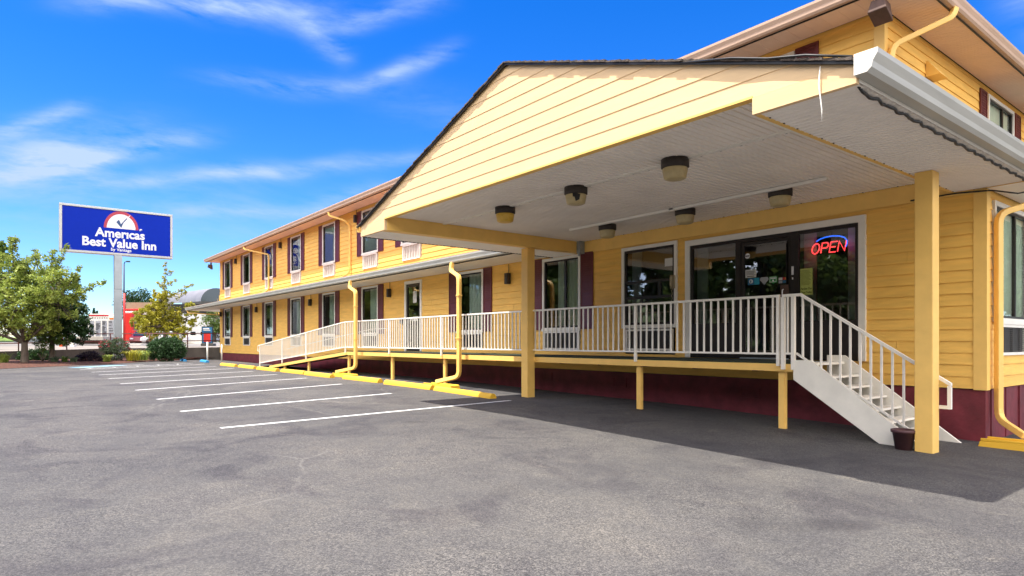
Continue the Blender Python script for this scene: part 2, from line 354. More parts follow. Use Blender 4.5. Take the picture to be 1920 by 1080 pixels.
def empty(name, loc, label=None, cat=None, group=None):
    o = bpy.data.objects.new(name, None); COL.objects.link(o); o.location = loc; o.empty_display_size = .2
    return tag(o, label, cat, group) if label else o
def tag(o, label, cat, group=None):
    o['label'] = label; o['category'] = cat
    if group: o['group'] = group
    return o
def struct(o): o['kind'] = 'structure'; return o
def kids(o): return [c for c in o.children]
def copy_tree(o, parent=None, loc=None):
    c = o.copy(); COL.objects.link(c)
    if parent is not None: c.parent = parent
    if loc is not None: c.location = loc
    for ch in kids(o):
        if ch.name in seen_new: continue
        copy_tree(ch, c)
    return c
seen_new = set()
def at(px, py, d):                             # a point of the surroundings, d metres ahead of the lens
    return FW * d + RT * ((px - 960) / 1202.4 * d) + UP * ((641.7 - py) / 1202.4 * d)
GX = [-60, -48, -40, -20, -16, -12.4, -9, -5.7, -3.3, 0, 10, 60]; GZ = [-1.22, -1.24, -1.25, -1.27, -1.29, -1.35, -1.385, -1.46, -1.53, -1.58, -1.65, -1.8]
def g(x):
    if x <= GX[0]: return GZ[0]
    for i in range(len(GX) - 1):
        if x <= GX[i + 1]:
            t = (x - GX[i]) / (GX[i + 1] - GX[i]); return GZ[i] + t * (GZ[i + 1] - GZ[i])
    return GZ[-1]
D = 11.744; XR = -3.24; XU = -4.69; XL = -48.2

# ------------------------------------------------------------------ ground, lot, street
WALLP = [(-70, 40), (-50.2, 16.5), (-48.9, 12.2), (-51.4, 5.5), (-49.5, -2), (-47, -10), (-44, -22), (-40, -60)]
WTOP = [-.36, -.36, -.36, -.42, -.60, -.70, -.8, -.9]
mb = MB(); xs = [-1500, -600, -250, -120, -85, -75, -65, -58]; 
def farz(x): return 0.0 if x < -85 else (-.45 + .45 * (x + 58) / -27 if x < -58 else -.45)
ys = [-1500, -400, -100, -40, 0, 20, 40, 100, 400, 1500]
xs2 = xs + [-55]
vs = [(x, y, farz(x) - .02) for x in xs2 for y in ys]
n = len(ys)
fs = [(i * n + j, (i + 1) * n + j, (i + 1) * n + j + 1, i * n + j + 1) for i in range(len(xs2) - 1) for j in range(n - 1)]
o = len(vs); 
for (x, z) in [(-55, -.47), (-54.9, -2.3), (1500, -2.3)]:
    vs += [(x, y, z) for y in ys]
for i in range(2): fs += [(o + i * n + j, o + (i + 1) * n + j, o + (i + 1) * n + j + 1, o + i * n + j + 1) for j in range(n - 1)]
mb.add(vs, fs); struct(mb.build('ground', 'ground'))
# lot
mb = MB(); gxs = [x for x in GX if x >= -48] ; gxs = [-60, -53] + gxs
yy = [-45, -10, 0, 3, 6, 9, 12, 15, 40]
vs = [(x, y, g(x)) for x in gxs for y in yy]; n = len(yy)
mb.add(vs, [(i * n + j, (i + 1) * n + j, (i + 1) * n + j + 1, i * n + j + 1) for i in range(len(gxs) - 1) for j in range(n - 1)])
struct(mb.build('parking_lot', 'asphalt'))
# street above the retaining wall
mb = MB()
for i in range(len(WALLP) - 1):
    a, b = WALLP[i], WALLP[i + 1]
    q = [(a[0], a[1], WTOP[i] - .03), (b[0], b[1], WTOP[i + 1] - .03)]
    far = [(-62, b[1] * 1.05, farz(-62) + .02), (-62, a[1] * 1.05, farz(-62) + .02)]
    if a[0] > -62: mb.add(q + far, [(0, 1, 2, 3)])
mb.add([(-62, -63, -.38), (-62, 42, -.38), (-96, 42, .02), (-96, -63, .02)], [(0, 1, 2, 3)])
struct(mb.build('street', 'road'))
# mulch bed
BED = [(-36.5, -8), (-37.6, -3), (-38.3, -.3), (-39.7, .95), (-40.5, 2.1), (-41.7, 3.1), (-43.3, 5.0), (-45.4, 6.2), (-47.6, 7.6), (-49.0, 10.2)]
BACK = [(-47.4, -8), (-48.4, -4), (-49.3, -1.2), (-49.7, .5), (-50.1, 2), (-50.6, 3.5), (-51.1, 5.3), (-50.5, 7.3), (-49.8, 9.2), (-49.1, 11.5)]
mb = MB(); vs = []
for (a, b) in zip(BED, BACK):
    for k in range(5):
        t = k / 4; x = a[0] + (b[0] - a[0]) * t; y = a[1] + (b[1] - a[1]) * t
        vs.append((x, y, g(x) + (.012 if k == 0 else .07 + .10 * t + rnd.uniform(-.015, .02))))
mb.add(vs, [(i * 5 + j, (i + 1) * 5 + j, (i + 1) * 5 + j + 1, i * 5 + j + 1) for i in range(len(BED) - 1) for j in range(4)])
struct(mb.build('mulch_bed', 'mulch'))
# retaining wall
mb = MB()
for i in range(len(WALLP) - 1):
    a, b = Vector(WALLP[i]), Vector(WALLP[i + 1]); t = (b - a).normalized(); nn = Vector((-t.y, t.x)) * .15
    if nn.x > 0: nn = -nn
    za, zb = WTOP[i], WTOP[i + 1]
    mb.hexa([(a.x, a.y, -1.6), (b.x, b.y, -1.6), (b.x + nn.x, b.y + nn.y, -1.6), (a.x + nn.x, a.y + nn.y, -1.6)],
            [(a.x, a.y, za), (b.x, b.y, zb), (b.x + nn.x, b.y + nn.y, zb), (a.x + nn.x, a.y + nn.y, za)])
tag(mb.build('retaining_wall', 'concrete'), 'low weathered grey concrete retaining wall behind the planted bed', 'wall')
# painted stripes
STR = [((-35.4, 2.6), (-39.4, 8.75)), ((-32.0, 2.75), (-35.7, 8.5)), ((-29.2, 2.75), (-32.3, 8.5)), ((-26.1, 2.72), (-28.8, 8.35)),
       ((-22.7, 2.68), (-25.5, 8.3)), ((-19.5, 2.65), (-22.3, 8.3)), ((-16.3, 2.63), (-18.6, 8.0)), ((-13.6, 2.6), (-14.8, 7.7)), ((-10.87, 2.65), (-11.76, 9.19))]
root = empty('parking_stripes', (-25, 5, -1.27)); struct(root)
def strip(mb, a, b, w, dz=.004, seg=8):
    a, b = Vector(a), Vector(b); t = (b - a).normalized(); nn = Vector((-t.y, t.x)) * w / 2; vs = []
    for k in range(seg + 1):
        p = a + (b - a) * k / seg
        vs += [(p.x + nn.x, p.y + nn.y, g(p.x + nn.x) + dz), (p.x - nn.x, p.y - nn.y, g(p.x - nn.x) + dz)]
    mb.add(vs, [(2 * k, 2 * k + 1, 2 * k + 3, 2 * k + 2) for k in range(seg)])
for a, b in STR:
    mb = MB(); strip(mb, a, b, .115); mb.build('stripe', 'line', root)
mb = MB(); strip(mb, (-36.6, 2.9), (-41.5, 8.6), .11); mb.build('stripe', 'line', root)
for k in range(5):
    mb = MB(); strip(mb, (-36.3 - k * .9, 3.1 + k * 1.1), (-36.9 - k * .95, 3.0 + k * 1.15), .09, .008, 2); mb.build('stripe', 'line', root)
mb = MB(); strip(mb, (-37.9, 2.6), (-40.6, 4.9), .9, .004, 6); mb.build('blue_patch', 'blueline', root)
mb = MB(); strip(mb, (-37.4, 2.7), (-41.2, 6.0), .10, .009, 6); mb.build('stripe', 'line', root)

# wheel stops
def stop_mesh(L, m):
    mb = MB(); w = .105; prof = [(-w, 0), (w, 0), (w * .93, .06), (w * .62, .125), (w * .25, .145), (-w * .25, .145), (-w * .62, .125), (-w * .93, .06)]
    mb.ext([(0, y, z) for y, z in prof], (L, 0, 0)); return mb.build('wheel_stop', m, None, .012)
SL = [(-37.2, -34.35), (-34.05, -31.15), (-30.9, -27.9), (-27.7, -24.8), (-24.5, -21.85), (-21.05, -18.38), (-17.85, -15.15), (-14.9, -12.35)]
proto = {}
names = ['yellow wheel stop nearest the far corner of the motel', 'yellow wheel stop second from the far corner of the motel', 'yellow wheel stop in front of the foot of the ramp',
         'yellow wheel stop beneath the middle of the sloping ramp', 'yellow wheel stop just left of the far downspout and its splash block', 'yellow wheel stop right of the far downspout outlet',
         'yellow wheel stop between the two bent downspouts', 'nearest yellow wheel stop, beside the near downspout at the canopy shadow']
for i, (x0, x1) in enumerate(SL):
    if i == 0: s_ = stop_mesh(2.65, 'ystop'); proto['y'] = s_
    else: s_ = proto['y'].copy(); COL.objects.link(s_)
    yc = 9.12 + (.04 if i % 2 else -.03)
    s_.location = (x1 - 2.65, yc, g((x0 + x1) / 2) - .005)
    s_.rotation_euler = (0, math.atan2(g(x0) - g(x1), x1 - x0), R([.6, -.8, .4, 0, -1, .5, 1.2, -.6][i]))
    tag(s_, names[i], 'wheel stop', 'yellow wheel stops along the motel')
b1 = stop_mesh(2.3, 'bstop'); b1.location = (-47.5, 9.15, g(-46)); b1.rotation_euler = (0, 0, R(-6)); tag(b1, 'blue wheel stop on the left, nearest the round hedge', 'wheel stop', 'blue wheel stops')
b2 = b1.copy(); COL.objects.link(b2); b2.location = (-44.45, 9.7, g(-44)); b2.rotation_euler = (0, 0, R(-4)); tag(b2, 'blue wheel stop on the right, at the foot of a thin white post', 'wheel stop', 'blue wheel stops')
# splash blocks by the downspouts
def splash(x0, x1, y0, y1, label, zz):
    mb = MB(); mb.hexa([(x0, y0, zz), (x1, y0, zz), (x1, y1, zz), (x0, y1, zz)], [(x0 + .02, y0 + .02, zz + .09), (x1 - .02, y0 + .02, zz + .12), (x1 - .02, y1 - .02, zz + .12), (x0 + .02, y1 - .02, zz + .09)])
    mb.box(x0 + .03, x1 - .03, y0 + .02, y0 + .05, zz + .09, zz + .135); mb.box(x0 + .03, x1 - .03, y1 - .05, y1 - .02, zz + .09, zz + .135)
    tag(mb.build('splash_block', 'ystop', None, .01), label, 'splash block', 'yellow splash blocks')
splash(-22.9, -21.3, 9.45, 9.8, 'small yellow splash block under the far bent downspout', g(-22))
splash(-16.2, -14.7, 9.42, 9.75, 'small yellow splash block under the near bent downspout', g(-15.4))
splash(-3.2, -2.1, 11.25, 11.62, 'yellow splash block at the foot of the corner downspout', g(-2.8) - .01)

# ------------------------------------------------------------------ motel building
B = empty('motel_building', (-26, D, -1.3), 'two storey yellow sided motel with burgundy shutters and white windows', 'building')
def lap(mb, P, rows, openings, c=.185, t=.019):
    """rows: list of (u0,u1,z0,z1) rectangles; openings: (u0,u1,z0,z1)"""
    for (U0, U1, Z0, Z1) in rows:
        k = 0; z = Z0
        while z < Z1 - 1e-4:
            zt = min(z + c, Z1)
            cuts = sorted({z, zt} | {q for op in openings for q in (op[2], op[3]) if z + .004 < q < zt - .004})
            for za, zb in zip(cuts[:-1], cuts[1:]):
                segs = [(U0, U1)]
                for op in openings:
                    if op[2] < zb - .003 and op[3] > za + .003:
                        ns = []
                        for s0, s1 in segs:
                            if op[1] <= s0 or op[0] >= s1: ns.append((s0, s1)); continue
                            if op[0] > s0: ns.append((s0, op[0]))
                            if op[1] < s1: ns.append((op[1], s1))
                        segs = ns
                oa = t * (zt - za) / c + .003; ob = t * (zt - zb) / c + .003
                js = []
                for s0, s1 in segs:
                    q = s0 + (k * 1.37) % 3.6
                    a0 = s0
                    while q < s1 - .3:
                        if q > s0 + .3: js.append((a0, q - .0015)); a0 = q + .0015
                        q += 3.66
                    js.append((a0, s1))
                for s0, s1 in js:
                    mb.add([P(s0, za, -.02), P(s1, za, -.02), P(s1, za, oa), P(s0, za, oa), P(s0, zb, -.02), P(s1, zb, -.02), P(s1, zb, ob), P(s0, zb, ob)],
                           [(0, 1, 2, 3), (4, 5, 6, 7), (3, 2, 6, 7), (0, 3, 7, 4), (1, 2, 6, 5), (0, 1, 5, 4)])
            z = zt; k += 1
PF = lambda u, z, o: (u, D - o, z)
PSR = lambda u, z, o: (XR + o, u, z)
PSU = lambda u, z, o: (XU + o, u, z)
WC = [-46.2, -41.8, -37.4, -33.05, -28.7, -24.4, -17.13]     # lower windows (centres); the one by the left column follows
W8 = -12.78; OFC = (-10.52, -9.02)
HW = .74
low_op = [(w - HW, w + HW, -.2, 2.30) for w in WC + [W8]] + [(-21.42, -20.2, -.33, 2.24), (OFC[0], OFC[1], -.28, 2.2), (-8.70, -4.99, -.33, 2.18)]
mb = MB(); lap(mb, PF, [(XL + .12, XR - .12, -.72, 2.36)], low_op); mb.build('lower_siding', 'siding', B)
UW = [-46.2, -41.8, -37.4, -33.05, -28.7, -24.4, -20.95, -16.6, -12.8, -7.0]
up_op = [(w - HW, w + HW, 3.07, 5.52) for w in UW]
mb = MB(); lap(mb, PF, [(XL + .12, XU - .13, 2.45, 5.68)], up_op); mb.build('upper_siding', 'siding', B)
SW = (12.0, 14.1); side_op = [(SW[0] + .02, SW[1] - .02, .33, 2.2), (12.32, 13.7, -.2, .33)]
mb = MB(); lap(mb, PSR, [(D + .12, 26, -.72, 2.36)], side_op); mb.build('side_siding', 'siding', B)
SUW = (17.04, 18.98)
mb = MB(); lap(mb, PSU, [(D + .12, 26, 2.45, 5.68)], [(SUW[0] + .03, SUW[1] - .03, 4.0, 5.5)]); mb.build('side_siding', 'siding', B)
# left end wall and rear, plain
mb = MB(); mb.box(XL, XL + .1, D + .02, 26, -.72, 5.68); mb.box(XL, XU, 25.9, 26, -.72, 5.68); mb.build('end_wall', 'siding', B)
# corner boards
mb = MB(); mb.box(XL, XL + .12, D - .028, D + .1, -.73, 5.68); mb.build('corner_board', 'trimyel', B)
mb = MB(); mb.box(XR - .145, XR + .03, D - .03, D - .002, -.735, 2.34); mb.box(XR + .002, XR + .03, D - .002, D + .13, -.735, 2.34); mb.build('corner_board', 'trimyel', B)
mb = MB(); mb.box(XU - .145, XU + .03, D - .03, D - .002, 2.4, 5.67); mb.box(XU + .002, XU + .03, D - .002, D + .10, 2.4, 5.67); mb.build('corner_board', 'trimyel', B)
# header board above storefront
mb = MB(); mb.box(-11.9, XR - .15, D - .045, D - .024, 2.30, 2.60); mb.build('header_board', 'trimyel', B)
# foundation with a slight batter
mb = MB()
xs_ = [XL, -40, -30, -20, -16, -12.4, -9, -5.7, XR]
for a, b in zip(xs_[:-1], xs_[1:]): mb.hexa([(a, D + .015, g(a) - .3), (b, D + .015, g(b) - .3), (b, D + .2, g(b) - .3), (a, D + .2, g(a) - .3)], [(a, D + .015, -.735), (b, D + .015, -.735), (b, D + .2, -.735), (a, D + .2, -.735)])
for k in range(11):
    y0 = D + .2 + k * 1.29; mb.box(XR - .2, XR - .008 - (.012 if k % 2 else 0), y0, y0 + 1.29, -1.9, -.735)
for k, y0 in enumerate((12.02, 12.75, 13.5, 14.3)): mb.box(XR - .05, XR + .008, y0, y0 + .03, -1.7, -.74)
mb.build('foundation', 'burg', B)
for x in (-10.9, -13.6, -18.4, -7.4):
    mb = MB(); z0 = g(x) + .28; framebox_ = [(x, x + .42, z0, z0 + .02), (x, x + .42, z0 + .2, z0 + .22), (x, x + .02, z0 + .02, z0 + .2), (x + .40, x + .42, z0 + .02, z0 + .2)]
    for a, b, c, d in framebox_: mb.box(a, b, D - .005, D + .012, c, d)
    for k in range(4): mb.box(x + .02, x + .40, D + .002, D + .012, z0 + .04 + k * .04, z0 + .058 + k * .04)
    mb.build('foundation_vent', 'burg', B)
# interior shell so that no light leaks in
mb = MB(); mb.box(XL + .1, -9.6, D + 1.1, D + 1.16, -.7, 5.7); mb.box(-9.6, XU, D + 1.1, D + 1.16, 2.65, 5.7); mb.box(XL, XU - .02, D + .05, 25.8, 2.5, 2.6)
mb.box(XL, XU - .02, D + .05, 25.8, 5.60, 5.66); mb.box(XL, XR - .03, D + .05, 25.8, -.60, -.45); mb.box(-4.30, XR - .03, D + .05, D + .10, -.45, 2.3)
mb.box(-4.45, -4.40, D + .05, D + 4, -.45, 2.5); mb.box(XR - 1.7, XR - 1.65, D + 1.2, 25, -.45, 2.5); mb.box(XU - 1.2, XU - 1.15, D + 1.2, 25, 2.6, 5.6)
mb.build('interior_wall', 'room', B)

# window prototypes (local coordinates: x along the wall, -y outwards, z up from the sill)
def framebox(mb, x0, x1, z0, z1, w, y0, y1):
    mb.box(x0, x1, y0, y1, z0, z0 + w); mb.box(x0, x1, y0, y1, z1 - w, z1); mb.box(x0, x0 + w, y0, y1, z0 + w, z1 - w); mb.box(x1 - w, x1, y0, y1, z0 + w, z1 - w)
def curtain_mesh(x0, x1, z0, z1, y, amp=.03, wl_=.16):
    mb = MB(); n = int((x1 - x0) / .025); vs = []
    for i in range(n + 1):
        x = x0 + (x1 - x0) * i / n; ph = 2 * math.pi * (x / wl_) + .8 * math.sin(x * 5)
        vs += [(x, y + amp * math.sin(ph), z0), (x, y + amp * .8 * math.sin(ph), z1)]
    mb.add(vs, [(2 * i, 2 * i + 2, 2 * i + 3, 2 * i + 1) for i in range(n)], True); return mb
def make_window(H, hw, rail=False, cm='curtain', cx0=None, parent=None, loc=(0, 0, 0), label=None, depth=.0):
    """H glass unit height; origin = centre of sill"""
    mb = MB(); framebox(mb, -hw - .015, hw + .015, 0, H, .075, -.048, .05); mb.box(-hw - .03, hw + .03, -.06, -.0485, -.02, .05)
    o = mb.build('window', 'white'); 
    mb = MB(); framebox(mb, -hw + .06, hw - .06, .075, H - .075, .04, -.02, .03)
    if rail: mb.box(.12, .19, -.018, .028, .115, H - .115)
    s_ = mb.build('sash', 'dark', o)
    mb = MB(); mb.add([(-hw + .1, .012, .11), (hw - .1, .012, .11), (hw - .1, .012, H - .11), (-hw + .1, .012, H - .11)], [(0, 1, 2, 3)]); mb.build('pane', 'glass', o)
    c = curtain_mesh(-hw + .08 if cx0 is None else cx0, hw - .08, .08, H - .08, .075); c.build('curtain', cm, o)
    if label: o['label'] = label
    return o
def make_ac(hw, H, gm='grille', louver='h', n=12):
    mb = MB(); framebox(mb, -hw, hw, -H, -.022, .045, -.05, .04); o = mb.build('air_conditioner', 'white')
    mb = MB(); mb.box(-hw + .045, hw - .045, .0, .02, -H + .045, -.067)
    x0, x1, z0, z1 = -hw + .05, hw - .05, -H + .05, -.072
    if louver == 'h':
        for i in range(n):
            z = z0 + (z1 - z0) * (i + .5) / n; mb.box(x0, x1, -.028, 0, z - .006, z + .006)
        for i in range(3): x = x0 + (x1 - x0) * (i + .5) / 3; mb.box(x - .012, x + .012, -.034, -.002, z0, z1)
    else:
        for i in range(n):
            x = x0 + (x1 - x0) * (i + .5) / n; mb.box(x - .022, x + .022, -.034, 0, z0, z1)
    mb.build('grille', gm, o); return o
def make_shutter(H):
    mb = MB(); w = .44; framebox(mb, 0, w, 0, H, .05, -.050, -.022); mb.box(.05, w - .05, -.038, -.024, .05, H - .05)
    n = int(H / .06)
    for i in range(n):
        z = .06 + (H - .12) * i / n; mb.add([(.05, -.046, z), (w - .05, -.046, z), (w - .05, -.034, z + .05), (.05, -.034, z + .05), (.05, -.03, z), (w - .05, -.03, z)], [(0, 1, 2, 3), (0, 1, 5, 4)])
    mb.box(.05, w - .05, -.049, -.04, H * .5 - .04, H * .5 + .04)
    return mb.build('shutter', 'shutter')
def place(proto, x, y, z, rz=0, label=None, first=False):
    c = proto if first else dup(proto)
    c.parent = B; c.location = Vector((x, y, z)) - B.location; c.rotation_euler = (0, 0, rz)
    if label: c['label'] = label
    return c
def dup(o):
    c = o.copy(); COL.objects.link(c)
    for ch in list(o.children):
        d = ch.copy(); COL.objects.link(d); d.parent = c
    return c
win_low = make_window(1.98, HW, False, 'curtain', -.15)
win_up = make_window(1.86, HW, False, 'curtain', .05)
win_w = make_window(1.86, HW, False, 'whitecurtain')
win_two = make_window(1.98, HW, True, 'curtain', -.2)
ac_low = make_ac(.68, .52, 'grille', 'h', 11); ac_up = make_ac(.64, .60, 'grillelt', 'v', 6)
sh = make_shutter(1.98); shu = make_shutter(1.90)
fl = {'l': True, 'u': True, 'w': True}
for i, w in enumerate(WC):
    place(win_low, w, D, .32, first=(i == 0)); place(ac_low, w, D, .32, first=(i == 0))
    place(sh, w - HW - .475, D, .34, first=(i == 0)); place(sh, w + HW + .035, D, .34)
place(win_two, W8, D, .32, label='two panelled sliding window beside the canopy column', first=True); place(ac_low, W8, D, .32)
place(sh, W8 - HW - .475, D, .34); place(sh, W8 + HW + .035, D, .34)
for i, w in enumerate(UW):
    if w in (-28.7, -24.4): place(win_w, w, D, 3.66, first=(w == -28.7))
    else: place(win_up, w, D, 3.66, first=(i == 0))
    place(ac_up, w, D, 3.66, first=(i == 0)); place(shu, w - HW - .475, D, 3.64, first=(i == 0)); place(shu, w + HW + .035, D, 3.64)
# side windows
wside = make_window(1.90, .99, True, 'curtain', -.9); place(wside, XR, (SW[0] + SW[1]) / 2, .31, R(90), first=True)
acs = make_ac(.70, .52, 'grille', 'h', 12); place(acs, XR, 13.0, .31, R(90), first=True)
wsu = make_window(1.52, .92, True, 'curtain', -.8); place(wsu, XU, (SUW[0] + SUW[1]) / 2, 3.99, R(90), label='two panelled window high on the side wall', first=True)
shs = make_shutter(1.52); place(shs, XU, SUW[0] - .50, 3.99, R(90), first=True); place(shs, XU, SUW[1] + .06, 3.99, R(90))
# office window with black sashes
mb = MB(); framebox(mb, OFC[0] - .07, OFC[1] + .07, .33, 2.27, .08, D - .055, D + .03); ow = mb.build('window', 'white', B, label='office window with three black framed rows of panes')
mb = MB(); framebox(mb, OFC[0] + .01, OFC[1] - .01, .41, 2.19, .055, D - .03, D + .02)
for z in (1.42, 1.05): mb.box(OFC[0] + .06, OFC[1] - .06, D - .028, D + .018, z - .03, z + .03)
mb.box(-9.50, -9.42, D - .026, D + .015, 1.08, 1.39); mb.build('sash', 'dark', ow)
mb = MB(); mb.add([(OFC[0], D, .42), (OFC[1], D, .42), (OFC[1], D, 2.2), (OFC[0], D, 2.2)], [(0, 1, 2, 3)]); mb.build('pane', 'lobbyglass', ow)
mb = MB(); mb.box(-10.4, -10.12, D + .12, D + .16, .4, 2.2); mb.build('curtain', 'roomwhite', ow)
mb = MB(); mb.add([(-9.32, D - .006, 1.72), (-9.05, D - .006, 1.72), (-9.05, D - .006, 1.90), (-9.32, D - .006, 1.90)], [(0, 1, 2, 3)]); mb.build('notice', 'paper', ow)
a_ = place(ac_low, (OFC[0] + OFC[1]) / 2, D - .02, .33)

# storefront entrance
X0, X1 = -8.70, -4.99; ZB, ZT = -.33, 2.18
mb = MB()
mb.box(X0 - .03, X0 + .09, D - .06, D + .03, ZB, ZT + .04); mb.box(X1 - .09, X1 + .03, D - .06, D + .03, ZB, ZT + .04); mb.box(X0 + .09, X1 - .09, D - .06, D + .03, ZT - .08, ZT + .04)
SF = mb.build('storefront', 'white', B, .004)
mb = MB(); fy0, fy1 = D - .035, D + .03
for x0, x1 in ((X0 + .092, X0 + .15), (-7.50, -7.38), (-6.33, -6.17), (X1 - .15, X1 - .092)): mb.box(x0, x1, fy0, fy1, ZB, ZT - .083)
for x0, x1 in ((X0 + .15, -7.50), (-6.17, X1 - .15)): mb.box(x0, x1, fy0, fy1, ZT - .15, ZT - .083); mb.box(x0, x1, fy0 + .004, fy1, ZB, .40)
mb.box(-7.38, -6.33, fy0, fy1, ZT - .16, ZT - .083)
mb.build('storefront_frame', 'dark', SF)
for x0, x1 in ((X0 + .15, -7.50), (-6.17, X1 - .15)): MB().add([(x0, D, .40), (x1, D, .40), (x1, D, ZT - .15), (x0, D, ZT - .15)], [(0, 1, 2, 3)]).build('pane', 'lobbyglass', SF)
mb = MB(); framebox(mb, -7.37, -6.34, ZB + .01, ZT - .165, .065, D - .028, D + .018)
mb.box(-6.42, -6.37, D - .028, D + .018, ZB, 1.9); door = mb.build('entrance_door', 'dark', B, .003, label='dark framed glass entrance door with stickers')
mb = MB(); mb.add([(-7.31, D - .004, ZB + .07), (-6.42, D - .004, ZB + .07), (-6.42, D - .004, ZT - .23), (-7.31, D - .004, ZT - .23)], [(0, 1, 2, 3)]); mb.build('pane', 'lobbyglass', door)
mb = MB(); mb.tube([(-6.46, D - .03, .70), (-6.46, D - .09, .72), (-6.46, D - .09, 1.0), (-6.46, D - .03, 1.02)], .012); mb.build('handle', 'signwhite', door)
MB().box(-6.30, -6.26, D - .05, D - .036, 1.28, 1.44).build('latch_plate', 'signwhite', door); MB().box(-6.29, -6.27, D - .045, D - .036, 1.19, 1.23).build('lock', 'signwhite', door)
mb = MB(); mb.box(-6.52, -6.36, D - .05, D - .03, .86, 1.10); mb.build('notice_holder', 'wood', door)
mb = MB(); mb.box(-7.35, -6.36, D - .12, D - .03, ZB, ZB + .025); mb.build('threshold', 'steel', door)
def card(x0, x1, z0, z1, m, name='sticker', y=D - .010, par=door, poly=None):
    mb = MB(); pts = poly or [(x0, z0), (x1, z0), (x1, z1), (x0, z1)]
    mb.ext([(x, y, z) for x, z in pts], (0, .003, 0)); return mb.build(name, m, par)
def ring_pts(cx, cz, r, n=16, rz=None): return [(cx + r * math.cos(2 * math.pi * i / n), cz + (rz or r) * math.sin(2 * math.pi * i / n)) for i in range(n)]
n1 = card(-7.29, -7.05, 1.30, 1.46, 'paper', 'notice'); 
mb = MB()
for k in range(4): mb.box(-7.27, -7.09 + .02 * (k % 2), D - .013, D - .011, 1.42 - k * .022, 1.428 - k * .022)
mb.box(-7.25, -7.09, D - .013, D - .011, 1.318, 1.332); mb.build('print', 'ink', n1)
s1 = card(0, 0, 0, 0, 'signwhite', 'sticker', poly=ring_pts(-7.245, 1.74, .055)); card(-7.29, -7.20, 1.728, 1.752, 'ink', 'print', D - .013, s1)
s2 = card(-7.235, -7.10, 1.15, 1.285, 'stblue'); card(0, 0, 0, 0, 'paper', 'print', D - .013, s2, poly=ring_pts(-7.165, 1.22, .042)); card(-7.18, -7.155, 1.195, 1.245, 'stblue', 'print', D - .0165, s2)
card(-7.095, -6.985, 1.15, 1.285, 'stcyan')
card(0, 0, 0, 0, 'stgrey', poly=[(-6.88, 1.135), (-6.785, 1.235), (-6.81, 1.285), (-6.95, 1.285), (-6.975, 1.235)])
s3 = card(0, 0, 0, 0, 'stgreen', poly=[(-6.775, 1.16), (-6.71, 1.16), (-6.69, 1.13), (-6.67, 1.16), (-6.61, 1.16), (-6.61, 1.285), (-6.775, 1.285)])
mb = MB(); framebox(mb, -6.762, -6.622, 1.172, 1.273, .010, D - .0135, D - .011); mb.box(-6.745, -6.64, D - .0135, D - .011, 1.235, 1.255); mb.build('print', 'signwhite', s3); card(0, 0, 0, 0, 'signwhite', 'print', D - .013, s3, poly=ring_pts(-6.692, 1.205, .02))
s4 = card(-6.58, -6.415, 1.135, 1.255, 'ink')
for (x0, x1, z0, z1, m_) in ((-6.575, -6.50, 1.20, 1.25, 'paper'), (-6.575, -6.50, 1.14, 1.19, 'stgrey'), (-6.49, -6.42, 1.14, 1.19, 'stblue'), (-6.49, -6.455, 1.20, 1.25, 'signred'), (-6.452, -6.42, 1.20, 1.25, 'storange')): card(x0, x1, z0, z1, m_, 'print', D - .013, s4)
n2 = card(-6.15, -5.915, .885, 1.38, 'greenpaper', 'notice', D - .006, SF)
mb = MB()
for k in range(13): mb.box(-6.13, -5.96 + .03 * ((k * 7) % 3 - 1) * .5, D - .009, D - .0065, 1.34 - k * .022, 1.346 - k * .022)
mb.build('print', 'inkgreen', n2)
# ------------------------------------------------------------------ writing
def text_mesh(name, body, size, m, parent, loc, rot, extrude=.004, offset=0, sx=1, align='CENTER', space=1):
    cu = bpy.data.curves.new(name, 'FONT'); cu.body = body; cu.size = size; cu.extrude = extrude; cu.offset = offset; cu.align_x = align; cu.space_character = space
    cu.resolution_u = 3
    to = bpy.data.objects.new(name, cu); COL.objects.link(to)
    bpy.context.view_layer.update()
    me = bpy.data.meshes.new_from_object(to.evaluated_get(bpy.context.evaluated_depsgraph_get()))
    bpy.data.objects.remove(to); me.name = name
    T = Matrix.Translation(loc) @ rot.to_4x4() @ Matrix.Diagonal((sx, 1, 1, 1))
    p = parent; o0 = Vector((0, 0, 0))
    while p is not None: o0 += p.location; p = p.parent
    me.transform(Matrix.Translation(-o0) @ T)
    me.materials.clear(); me.materials.append(M[m])
    o = bpy.data.objects.new(name, me); COL.objects.link(o); o.parent = parent; return o
RF = Matrix(((1, 0, 0), (0, 0, -1), (0, 1, 0)))       # faces -Y
RS = Matrix(((0, 0, 1), (1, 0, 0), (0, 1, 0)))        # faces +X, text runs along +Y
text_mesh('print', 'Pardon Our', .058, 'inkgreen', n2, (-6.03, D - .0075, .985), RF, .001, .001, .75)
text_mesh('print', 'Dust Today', .058, 'inkgreen', n2, (-6.03, D - .0075, .915), RF, .001, .001, .75)

